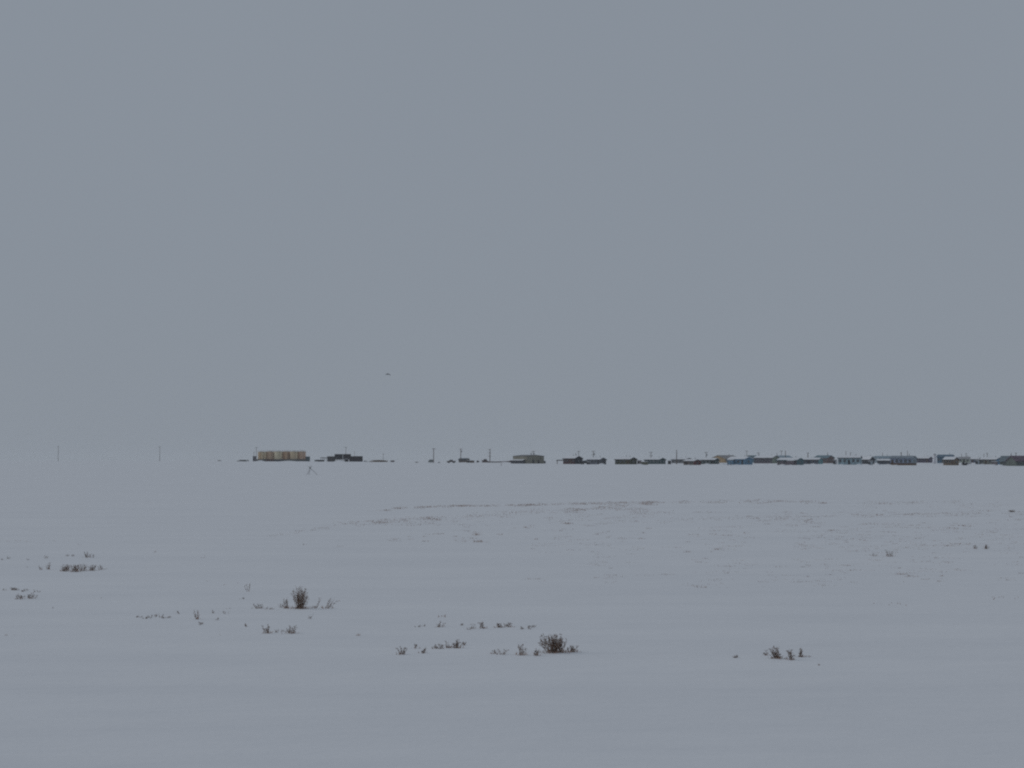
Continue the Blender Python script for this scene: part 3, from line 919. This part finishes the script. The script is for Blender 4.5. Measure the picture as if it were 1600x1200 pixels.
# posts in front of the blue house
for q, (px, yt, yb) in enumerate([(1137.5, 721.5, 727.5), (1142, 720.8, 727.5)]):
    p = hit(px, yb)
    rt = ray(px, yt)
    H = CAMH + rt.z / rt.y * p.y - p.z
    m = MB(); m.tube([(0, 0, -0.3), (0.03, 0, H)], [0.12, 0.10], 7)
    o = m.build('fence_post', WOOD)
    o.location = p
    tag(o, ('left' if q == 0 else 'right') + ' one of two short posts in the snow before the blue house', 'post', 'posts before the blue house')

# drifts along the village
for k, (px, py, w, h, sk) in enumerate([(812, 725.4, 14, 1.2, 0.3), (940, 726.2, 18, 2.2, 0.2), (890, 726, 26, 0.9, 0), (1105, 726.3, 22, 2.3, 0), (975, 726.3, 30, 0.8, 0.3), (1128, 726, 22, 2.6, 0.2),
                                       (1192, 726.6, 30, 1.9, 0.2), (1236, 727.4, 16, 1.3, 0), (1296, 726.4, 34, 2.2, -0.2), (1355, 726.8, 16, 1.8, 0.1), (1385, 727, 30, 1.8, 0.3), (1445, 726, 34, 2.0, 0),
                                       (1520, 727, 34, 2.6, -0.2), (1551, 727.5, 26, 2.0, 0.3), (1020, 726.3, 30, 0.7, 0), (1060, 727.2, 20, 0.8, 0), (1330, 727.6, 40, 0.9, 0.2), (1480, 728, 20, 1.0, 0.2), (1585, 729, 36, 0.9, 0), (1150, 727.5, 20, 2.0, 0.3), (1170, 727.8, 18, 1.4, 0), (1222, 727.8, 22, 2.4, 0.2), (1248, 727.8, 16, 1.6, 0), (1270, 726.6, 26, 2.4, 0.2), (1316, 727.4, 22, 2.0, -0.3), (1342, 727.2, 16, 2.6, 0), (1371, 727, 14, 2.8, 0.2), (1400, 728.5, 22, 2.2, -0.2), (1424, 728.8, 16, 1.3, 0), (1466, 726.5, 24, 2.6, 0), (1535, 727.2, 20, 2.2, 0), (1564, 728.4, 16, 2.4, 0), (1000, 726.4, 18, 1.6, 0), (1076, 727.6, 14, 1.5, 0)]):
    drift(px, py, w, h, 0.55, sk, seed=20 + k)

# ------------------------------------------------------------------ crossed-pole tripod out on the snow
def tripod():
    p = hit(485, 742.0)
    s = p.y / FPX
    root = thing('pole_tripod', 'thin grey tripod of crossed poles standing alone below the tank farm', 'tripod', p)
    X = lambda px: (px - 485) * s
    Z = lambda py: (742.0 - py) * s
    feet = [(479.0, 0.25, 741.2), (483.2, -0.5, 742.2), (496.0, 0.2, 741.5)]
    tops = [(487.2, -0.05, 727.8), (484.6, 0.12, 728.0), (480.8, 0.0, 728.0)]
    for k in range(3):
        f_, t_ = feet[k], tops[k]
        m = MB()
        a = Vector((X(f_[0]), f_[1], Z(f_[2]) - 0.08)); b = Vector((X(t_[0]), t_[1] * 0.4, Z(t_[2])))
        mid = a.lerp(b, 0.5) + Vector((0.015, 0, 0.01))
        m.tube([a, mid, b], [0.027, 0.025, 0.020], 7)
        m.build('leg', paint('driftwood', (0.19, 0.185, 0.185), 0.85, 0.3, 4.0), root)
    m = MB()
    m.lathe([(0.03, -0.17), (0.065, -0.13), (0.07, 0.1), (0.03, 0.16)], 8, (X(484.3), 0.0, Z(731.4)))
    m.build('lashing', paint('rope', (0.12, 0.118, 0.12), 0.9, 0.2), root)
tripod()

# ------------------------------------------------------------------ bird
def bird():
    Y = 380.0
    d = ray(605.6, 585)
    loc = Vector((0, 0, CAMH)) + d * (Y / d.y)
    m = MB()
    # body along x (flying to the left), slender with beak and tail
    prof = [(-0.34, 0.004), (-0.27, 0.012), (-0.25, 0.032), (-0.19, 0.045), (-0.12, 0.042), (0.0, 0.075), (0.12, 0.062), (0.24, 0.03), (0.30, 0.02)]
    vs_, fs_ = [], []
    n = 10
    for x, r in prof:
        for k in range(n):
            a = 2 * math.pi * k / n
            vs_.append((x, r * math.cos(a), r * 0.9 * math.sin(a)))
    for j in range(len(prof) - 1):
        for k in range(n):
            fs_.append((j * n + k, j * n + (k + 1) % n, (j + 1) * n + (k + 1) % n, (j + 1) * n + k))
    fs_.append(tuple(range(n))); fs_.append(tuple((len(prof) - 1) * n + k for k in range(n)))
    m.add(vs_, fs_)
    m.add([(0.22, -0.03, 0.01), (0.22, 0.03, 0.01), (0.50, 0.10, 0.0), (0.52, 0, 0.0), (0.50, -0.10, 0.0), (0.22, -0.03, -0.01), (0.22, 0.03, -0.01), (0.50, 0.10, -0.012), (0.52, 0, -0.012), (0.50, -0.10, -0.012)],
          [(0, 1, 2, 3, 4), (9, 8, 7, 6, 5), (0, 4, 9, 5), (1, 6, 7, 2), (2, 7, 8, 3), (3, 8, 9, 4)])
    # wings arched downwards at the tips
    sec = [(0.03, 0.05, 0.34, 0.0), (0.16, 0.08, 0.34, -0.02), (0.29, 0.04, 0.31, 0.0), (0.41, -0.06, 0.26, 0.05), (0.51, -0.22, 0.18, 0.10), (0.55, -0.36, 0.08, 0.15)]
    for sg in (-1, 1):
        vs_, fs_ = [], []
        for (y, z, c, x) in sec:
            vs_ += [(x - c * 0.45, sg * y, z + 0.012), (x + c * 0.55, sg * y, z), (x + c * 0.55, sg * y, z - 0.01), (x - c * 0.45, sg * y, z - 0.02)]
        for i in range(len(sec) - 1):
            for q in range(4):
                fs_.append((i * 4 + q, i * 4 + (q + 1) % 4, (i + 1) * 4 + (q + 1) % 4, (i + 1) * 4 + q))
        fs_.append((0, 1, 2, 3)); fs_.append(tuple((len(sec) - 1) * 4 + q for q in (3, 2, 1, 0)))
        m.add(vs_, fs_)
    o = m.build('bird', paint('dark_feathers', (0.03, 0.03, 0.034), 0.7, 0.2), None, True)
    o.location = loc
    o.rotation_euler = (0, R(-24), R(84))
    tag(o, 'dark bird with arched wings flying alone in the grey sky', 'bird')
bird()

# ------------------------------------------------------------------ tundra shrubs poking through the snow
TWIG = paint('shrub_twig', (0.22, 0.155, 0.118), 0.85, 0.3, 20)
LEAF = paint('dead_leaf', (0.165, 0.105, 0.076), 0.85, 0.35, 30)
LEAF2 = paint('dead_leaf_tan', (0.15, 0.115, 0.09), 0.85, 0.35, 30)

def grow(stems, leaves, W, H, dens, lean, rnd, ox=0.0, oy=0.0, fan=0.55, rad=0.0026, leafy=1.0, round_=False):
    n = 3 + int(17 * dens * max(0.5, W / 0.11))
    for i in range(n):
        bx = ox + rnd.gauss(0, 0.13 if not round_ else 0.17) * W
        by = oy + rnd.gauss(0, 0.15) * W
        u = rnd.uniform(-1, 1)
        ang = u * fan + lean
        dep = rnd.uniform(-1, 1) * fan
        ln = H * rnd.uniform(0.5, 1.04) * (1.0 - 0.22 * abs(u)) / max(0.6, math.cos(ang))
        if round_:
            ln = H * (0.62 + 0.40 * rnd.random()) * (1.08 - 0.18 * u)
        pts = [Vector((bx, by, -0.03))]
        d = Vector((math.sin(ang), math.sin(dep) * 0.8, math.cos(ang))).normalized()
        k = 5
        for j in range(k):
            d = (d + Vector((rnd.uniform(-.15, .15), rnd.uniform(-.15, .15), rnd.uniform(-.02, .10)))).normalized()
            pts.append(pts[-1] + d * ((ln + 0.03) / k))
        r0 = rad * rnd.uniform(0.7, 1.25)
        stems.tube(pts, [r0 * (1 - 0.6 * j / k) for j in range(k + 1)], 3)
        for j in range(2, k + 1):
            up = j / k
            for _ in range(rnd.choice((0, 1, 1, 2) if up > 0.5 else (0, 0, 1))):
                o = pts[j].lerp(pts[j - 1], rnd.random())
                e = o + (d * 0.9 + Vector((rnd.uniform(-1, 1), rnd.uniform(-1, 1), rnd.uniform(0.0, 0.8)))).normalized() * ln * rnd.uniform(0.10, 0.24)
                stems.tube([o, e], [r0 * 0.6, r0 * 0.35], 3)
                if rnd.random() < leafy * (0.25 + 0.7 * up):
                    for _q in range(rnd.choice((1, 1, 2))):
                        leaf(leaves, o.lerp(e, rnd.uniform(0.3, 1.1)), rnd)
            if rnd.random() < leafy * 0.6 * up:
                leaf(leaves, pts[j], rnd)

def leaf(mb, c, rnd, s=None):
    s = s or rnd.uniform(0.006, 0.013)
    a = Vector((rnd.uniform(-1, 1), rnd.uniform(-1, 1), rnd.uniform(-0.4, 1))).normalized()
    b = a.orthogonal().normalized()
    b.rotate(Matrix.Rotation(rnd.uniform(0, 6.28), 3, a))
    nrm = a.cross(b)
    p = [c, c + a * s * 0.9 + b * s * 0.45 + nrm * s * 0.1, c + a * s * 2.0, c + a * s * 0.9 - b * s * 0.45 + nrm * s * 0.1]
    mb.add(p, [(0, 1, 2), (0, 2, 3)])

def shrub(label, px, py, w, h, dens=0.6, lean=0.0, leafy=1.0, fan=0.55, group=None, name='tundra_shrub', round_=False, tan=False):
    p = hit(px, py)
    s = p.y / FPX
    rnd = random.Random(int(px * 7 + py * 13))
    st, lv = MB(), MB()
    W, H = w * s, h * s
    thick = 0.0023 * max(1.0, p.y / 26.0) ** 0.5
    grow(st, lv, W, H, dens, lean, rnd, fan=fan, leafy=leafy, rad=thick, round_=round_)
    root = thing(name, label, 'shrub', p, 0, group)
    st.build('stem', TWIG, root)
    if lv.f:
        lv.build('foliage', LEAF2 if tan else LEAF, root)
    return root

SHRUBS = [
 # label, px, py, w, h, density, lean, leafy, fan
 ('tallest brown shrub in the left foreground, dense and upright', 469.5, 951, 21, 34, 2.5, 0.05, 1.0, 0.46),
 ('slim dark upright shrub just left of the tallest shrub', 447.5, 950.5, 8, 17, 0.9, -0.05, 1.0, 0.3),
 ('pale brown sprig at the left foot of the slim dark shrub', 441, 949, 9, 6, 0.3, -0.3, 0.7, 0.6),
 ('sparse twiggy shrub leaning right beside the tallest shrub', 492, 950, 12, 15, 0.18, 0.42, 0.5, 0.25),
 ('sparse shrub leaning far right, rightmost of the tallest shrub row', 509, 950.5, 18, 14, 0.3, 0.72, 0.5, 0.25),
 ('low tan shrub at the left end of the tallest shrub row', 404, 950.5, 18, 9, 0.35, -0.2, 0.8, 0.8),
 ('flat sprig between the low tan shrub and the slim dark shrub', 421, 952, 13, 4, 0.2, 0.0, 0.6, 0.9),
 ('pointed brown shrub below and left of the tallest shrub', 418.5, 989.5, 12, 15, 0.45, -0.03, 0.9, 0.45),
 ('bushy low shrub below the tallest shrub, right of the pointed one', 455, 989.5, 17, 13, 0.65, 0.0, 0.9, 0.75),
 ('dense round dark brown bush, biggest in the middle foreground', 870, 1019.5, 32, 27, 2.6, -0.22, 1.6, 0.85),
 ('low wing of twigs at the right foot of the round dark bush', 895, 1018.5, 17, 12, 0.8, 0.15, 0.8, 0.7),
 ('narrow dark shrub just left of the round dark bush', 838, 1024.5, 8, 12, 0.7, 0.1, 0.9, 0.35),
 ('spiky open shrub second left of the round dark bush', 816, 1023.5, 18, 18, 0.45, 0.0, 0.7, 0.5),
 ('thin twiggy sprig left of the spiky open shrub', 783, 1022.5, 13, 11, 0.16, 0.0, 0.6, 0.6),
 ('thinnest sprig at the left end of the round dark bush row', 770.5, 1021.5, 8, 8, 0.12, 0.0, 0.6, 0.6),
 ('dense brown shrub at the right end of the row left of the round bush', 712, 1012.5, 16, 12, 0.8, 0.1, 1.0, 0.6),
 ('open twiggy shrub touching the dense brown one on its left', 700, 1012, 10, 11, 0.3, -0.1, 0.7, 0.45),
 ('small sprig leaning right past the dense brown shrub', 723, 1008, 8, 8, 0.2, 0.4, 0.7, 0.3),
 ('small upright dark sprig left of the open twiggy shrub', 688, 1013.5, 5, 8, 0.4, 0.05, 0.9, 0.3),
 ('low dark sprig, second left of the open twiggy shrub', 680, 1013.5, 8, 5, 0.35, 0.0, 0.9, 0.6),
 ('right leaning dark sprig midway along the row left of the round bush', 660, 1020.5, 10, 10, 0.35, 0.4, 0.9, 0.4),
 ('low thin sprig above and left of the right leaning sprig', 648, 1013, 10, 6, 0.12, -0.3, 0.7, 0.6),
 ('ragged grey brown shrub at the left end of that row', 628, 1022.5, 14, 14, 0.4, 0.0, 0.9, 0.6),
 ('dark leaning sprig in the middle of the upper central row', 755.5, 982, 8, 14, 0.55, -0.22, 0.9, 0.25),
 ('single thin stalk left of the dark leaning sprig', 741, 982.5, 4, 12, 0.1, -0.15, 0.3, 0.15),
 ('low spreading shrub right of the dark leaning sprig', 779, 980.5, 14, 8, 0.5, 0.0, 0.9, 0.9),
 ('low spreading shrub at the right end of the upper central row', 793, 979.5, 14, 8, 0.45, 0.2, 0.9, 0.9),
 ('small brown sprig at the left of the upper central row', 687, 979.5, 13, 9, 0.3, 0.2, 0.8, 0.7),
 ('widest dark shrub of the right foreground clump, leaning left', 1217, 1029, 21, 19, 1.1, -0.35, 0.9, 0.4),
 ('dark upright shrub in the middle of the right foreground clump', 1236.5, 1031, 11, 17, 1.0, -0.15, 0.9, 0.35),
 ('narrow shrub at the right end of the right foreground clump', 1250.5, 1026.5, 9, 14, 0.7, 0.05, 0.9, 0.35),
 ('thin left leaning sprig at the left end of the right clump', 1199, 1024, 7, 9, 0.15, -0.5, 0.7, 0.2),
 ('tiny dark tuft alone left of the right foreground clump', 1151.5, 1027.5, 7, 3.5, 0.5, -0.3, 0.9, 0.7),
 ('dark dense shrub at the left of the far left shrub row', 102, 892.5, 16, 11, 1.0, 0.2, 1.0, 0.7),
 ('darkest shrub in the middle of the far left shrub row', 117.5, 893.5, 13, 13, 1.1, -0.1, 1.0, 0.6),
 ('brown shrub right of the darkest shrub in the far left row', 129, 892, 14, 11, 0.7, 0.0, 1.0, 0.7),
 ('dark ragged shrub near the right end of the far left row', 143, 891.5, 12, 10, 0.8, 0.15, 1.0, 0.6),
 ('thin shrub at the right end of the far left row', 159, 890, 9, 9, 0.3, -0.2, 0.8, 0.5),
 ('thin twiggy shrub near the left end of the far left row', 75, 889.5, 11, 11, 0.3, 0.0, 0.7, 0.6),
 ('thin sprig at the left end of the far left row', 63, 890, 6, 7, 0.2, 0.0, 0.7, 0.5),
 ('pale round shrub standing behind the far left row', 136, 871, 10, 10, 0.5, 0.0, 0.8, 0.6),
 ('round dark shrub near the left edge, lower left group', 29.5, 936, 10, 9, 0.7, 0.1, 1.0, 0.7),
 ('brown spreading shrub right of the round dark shrub at left edge', 48, 935, 15, 8, 0.55, 0.2, 0.9, 0.8),
 ('flat dark shrub near the left edge above the round dark one', 22, 922, 13, 4.5, 0.7, 0.1, 1.0, 0.9),
 ('upright brown sprig at the right end of the faint left row', 309, 967.5, 11, 16, 0.35, -0.1, 0.9, 0.4),
 ('sparse pale shrub alone on the right middle snow', 1390, 869.5, 13, 13, 0.5, 0.0, 0.5, 0.55),
 ('faint thin sprig left of the sparse pale shrub at right', 1367, 869, 9, 7, 0.15, 0.2, 0.5, 0.7),
 ('small dark tuft at the right, right one of two', 1540, 857.5, 7, 7, 0.9, 0.1, 1.0, 0.5),
 ('small brown tuft at the right, left one of two', 1524, 857.5, 7, 7, 0.45, -0.1, 0.9, 0.6),
 ('low dark tuft close to the right edge on the far snow', 1581, 800, 13, 3.5, 1.2, 0.1, 1.0, 1.0),
]
for (lab, px, py, w, h, de, le, lf, fa) in SHRUBS:
    shrub(lab, px, py, w, h, de, le, lf, fa, round_='round dark brown bush' in lab, tan='pale' in lab or 'tan' in lab)
ORD = ['leftmost', 'second from left', 'third from left', 'fourth from left', 'fifth from left', 'sixth from left', 'seventh from left', 'eighth from left', 'ninth from left', 'tenth from left', 'eleventh from left', 'twelfth from left']
# the smallest sprigs, row by row
for lab, grp, spots in [
    ('tiny dark sprig, %s in the faint sparse row at left middle', 'tiny sprigs of the faint left row',
     [(218, 964.5, 5, 2.5), (228, 966.5, 8, 4), (235, 965.5, 6, 5), (243, 963.5, 4, 4), (251, 965, 5, 7), (257, 966, 4, 3), (264, 965.5, 4, 4), (281, 959, 9, 5), (315, 976, 10, 4), (330, 958, 9, 5), (341, 969, 8, 3), (355, 959, 5, 6)]),
    ('tiny brown tuft, %s in the row behind the far left shrubs', 'tiny tufts behind the far left row',
     [(3, 875, 8, 2.5), (12, 873, 7, 5), (44, 875, 7, 3.5), (73, 872, 6, 4.5), (104, 869, 7, 3), (114, 869, 8, 3), (146, 871, 5, 6)]),
    ('tiny tuft, %s beside the flat dark shrub at the left edge', 'tiny tufts at the left edge',
     [(7, 922.5, 5, 3), (36, 924.5, 6, 3), (43, 923, 4, 4), (59, 925, 10, 3)]),
    ('tiny sprig, %s of the tiniest in the upper central row', 'tiny sprigs of the upper central row',
     [(653, 979.5, 4, 3), (662, 978.5, 7, 3), (722, 977, 7, 3), (732, 984, 6, 4), (814, 983, 6, 3), (827, 983, 5, 5), (834, 980, 4, 4)]),
    ('tiny tuft, %s between the pointed and the bushy low shrub', 'tiny tufts below the tallest shrub',
     [(432, 988, 5, 4.5), (441, 987, 5, 4)]),
    ('tiny pale stalk, %s of those scattered near the tallest shrub', 'lone pale stalks near the tallest shrub',
     [(388, 924, 5, 13), (481, 967, 4, 9), (386, 979, 6, 5), (379, 936, 4, 3)]),
]:
    for q, (px, py, w, h) in enumerate(sorted(spots)):
        shrub(lab % ORD[q], px, py, w, h, 0.14, random.Random(int(px)).uniform(-.3, .3), 0.8, 0.7, group=grp, name='sprig')

# ------------------------------------------------------------------ dry grass poking out along wind-scoured streaks (uncountable)
def tundra_grass():
    rnd = random.Random(5)
    m = MB()
    def tuft(px, py, w_px, h_px, n):
        p = hit(px, py)
        s = p.y / FPX
        for _ in range(n):
            x = p.x + rnd.gauss(0, 0.5) * w_px * s
            y = p.y + rnd.gauss(0, 0.5) * w_px * s * 0.8
            z = ground_z(x, y)
            h = h_px * s * rnd.uniform(0.35, 1.1)
            w = rnd.uniform(0.003, 0.006) * max(1, p.y / 45)
            lx, ly = rnd.gauss(0, 0.45) * h, rnd.gauss(0, 0.45) * h
            a = rnd.uniform(0, math.pi)
            dx, dy = math.cos(a) * w, math.sin(a) * w
            m.add([(x - dx, y - dy, z - 0.01), (x + dx, y + dy, z - 0.01), (x + dx * .7 + lx * .4, y + dy * .7 + ly * .4, z + h * .6), (x - dx * .7 + lx * .4, y - dy * .7 + ly * .4, z + h * .6), (x + lx, y + ly, z + h)],
                  [(0, 1, 2, 3), (3, 2, 4)])
    def streak(pts, step, h, n, jit=1.2, gap=0.35, w=5):
        for (a, b) in zip(pts, pts[1:]):
            L = math.hypot(b[0] - a[0], b[1] - a[1])
            k = int(L / step)
            for i in range(k):
                t = (i + rnd.random()) / k
                px, py = a[0] + (b[0] - a[0]) * t, a[1] + (b[1] - a[1]) * t
                g = 0.5 + 0.5 * noise.noise((px * 0.035, py * 0.08, 3.3)) + 0.25 * noise.noise((px * 0.15, py * 0.3, 9.1))
                if g < gap:
                    continue
                q = (g - gap) / (1 - gap)
                tuft(px, py + rnd.gauss(0, jit * 1.5), w * 1.9, h * 0.62 * (0.6 + 0.6 * q), max(1, int(2.2 * n * q + rnd.random())))
    # upper bank
    streak([(598, 798), (606, 797.5)], 2, 3, 12, 0.4, 0.1)
    streak([(616, 794.5), (632, 793.5)], 1.5, 3.5, 7, 0.6, 0.05)
    streak([(650, 792.5), (706, 790.8)], 2, 2.8, 8, 0.8, 0.2)
    streak([(706, 790.8), (820, 789.5), (930, 786.5), (1085, 784.5)], 2, 2.6, 10, 0.6, 0.3)
    streak([(1085, 784.5), (1240, 784), (1345, 786), (1500, 784)], 2.5, 2.0, 9, 1.0, 0.30)
    # lower bank
    streak([(410, 842), (450, 834), (510, 824)], 3, 2.2, 5, 0.8, 0.45)
    streak([(510, 823.5), (548, 817.5), (568, 819)], 2, 2.4, 5, 1.0, 0.3)
    streak([(575, 817), (640, 812.5), (720, 808), (800, 801.5)], 1.5, 2.8, 6, 1.5, 0.27)
    streak([(596, 817), (600, 816.5)], 1, 3.5, 6, 0.4, 0.0)
    streak([(800, 801.5), (870, 797.5), (950, 794.5), (1010, 797)], 1.5, 2.5, 8, 1.2, 0.25)
    streak([(640, 818), (720, 812), (800, 806)], 3, 2.6, 7, 2.5, 0.4)
    streak([(930, 792), (1020, 788)], 2, 2.4, 8, 0.8, 0.35)
    streak([(940, 800), (1060, 803)], 3, 2.2, 6, 1.5, 0.4)
    streak([(1030, 814), (1110, 811), (1200, 809), (1310, 806), (1400, 805), (1520, 802), (1600, 803)], 2.5, 2.2, 9, 1.4, 0.30)
    streak([(1200, 815), (1330, 821), (1500, 823), (1600, 820)], 3, 2.2, 8, 2.4, 0.38)
    streak([(1180, 791), (1400, 795), (1600, 790)], 3, 1.8, 7, 2.6, 0.40)
    streak([(1200, 829), (1340, 831)], 3, 2.2, 6, 1.2, 0.45)
    streak([(1390, 858), (1480, 853), (1600, 852)], 3, 2.2, 6, 1.2, 0.45)
    streak([(1060, 916), (1200, 912), (1290, 908)], 4, 2.4, 5, 2.0, 0.5)
    streak([(1380, 895), (1420, 898), (1480, 882), (1530, 890)], 4, 2.2, 6, 2.0, 0.5)
    # scattered small tufts
    for (px, py, w, h, n) in [(749, 847, 9, 5, 26), (744, 836, 6, 4, 14), (783, 835.5, 6, 3, 12), (685, 834.5, 10, 3, 14), (664, 846, 9, 2.5, 10), (642, 843, 5, 2, 6), (617, 843, 5, 2, 6), (885, 818, 10, 3, 22), (888, 819, 5, 2.5, 10),
                              (823, 824.5, 8, 3, 10), (838, 843, 4, 3, 7), (950, 831, 8, 3, 9), (972, 842, 8, 3, 9), (1000, 842, 9, 3, 10), (1005, 833, 6, 2.5, 7), (920, 822, 12, 3, 10), (1015, 826, 8, 3, 8), (875, 829.5, 5, 2.5, 6),
                              (1075, 863, 9, 4, 8), (1119, 859, 7, 3, 7), (1085, 836, 10, 3, 8), (1115, 835, 12, 3, 9), (1166, 833, 10, 3, 8), (1097, 918, 9, 4, 8), (1286, 786.5, 8, 3, 20), (1408, 897.5, 14, 3, 12), (1255, 853.5, 12, 4, 7),
                              (1297, 829, 9, 3, 12), (1372, 805, 8, 3, 14), (1336, 804.5, 10, 2.5, 12), (1510, 822.5, 10, 2.5, 10), (1477, 802, 12, 2.5, 10), (1545, 798.5, 8, 2.5, 8), (557, 993, 10, 4, 5), (690, 964, 10, 6, 5), (1279, 1039.5, 3, 4, 3),
                              (1262, 1026, 7, 3, 5), (1443, 852, 6, 3, 6), (40, 846, 60, 2, 14), (1222, 886, 8, 3, 5), (1255, 886, 8, 3, 5), (1300, 916, 30, 3, 6), (1560, 935, 40, 4, 8), (1395, 945, 40, 4, 6)]:
        tuft(px, py, w, h * 0.8, int(n * 1.8))
    # dry stalks and litter round the feet of the shrubs
    for (lab, px, py, w, h, de, le, lf, fa) in SHRUBS:
        tuft(px, py, w * 0.75, min(4.5, h * 0.34), int(4 + 1.0 * w * (0.4 + de)))
    # very sparse specks over the right half
    for _ in range(900):
        px = rnd.uniform(820, 1600); py = 800 + 110 * rnd.random() ** 1.5
        if noise.noise((px * 0.012, py * 0.05, 6.0)) < 0.05 - 0.25 * (px - 820) / 780:
            continue
        tuft(px, py, rnd.uniform(5, 20), rnd.uniform(0.7, 1.5), rnd.randint(5, 16))
    for _ in range(150):
        px = rnd.uniform(600, 1000); py = rnd.uniform(808, 850)
        if noise.noise((px * 0.02, py * 0.06, 2.0)) < 0.0:
            continue
        tuft(px, py, rnd.uniform(5, 16), rnd.uniform(0.7, 1.5), rnd.randint(5, 14))
    for _ in range(70):
        px = rnd.uniform(0, 560); py = rnd.uniform(820, 1000)
        if noise.noise((px * 0.014, py * 0.05, 12.0)) < 0.12:
            continue
        tuft(px, py, rnd.uniform(3, 8), rnd.uniform(1.2, 3), rnd.randint(2, 4))
    o = m.build('tundra_grass', paint('dry_grass', (0.36, 0.25, 0.205), 0.85, 0.3, 6))
    tag(o, 'dry brown grass blades poking through the snow in long streaks', 'grass', kind='stuff')
tundra_grass()

# ------------------------------------------------------------------ haze
def haze():
    m = MB()
    m.box(-8300, 8300, -8300, 8300, -2.0, 25.0)
    mt = bpy.data.materials.new('haze')
    mt.use_nodes = True
    t = mt.node_tree
    t.nodes.clear()
    out = t.nodes.new('ShaderNodeOutputMaterial')
    v = t.nodes.new('ShaderNodeVolumePrincipled')
    v.inputs['Color'].default_value = (0.91, 0.93, 0.94, 1)
    v.inputs['Density'].default_value = 0.00008
    t.links.new(v.outputs[0], out.inputs['Volume'])
    o = m.build('haze', mt)
    tag(o, 'thin pale winter haze over the whole plain', kind='stuff')
haze()
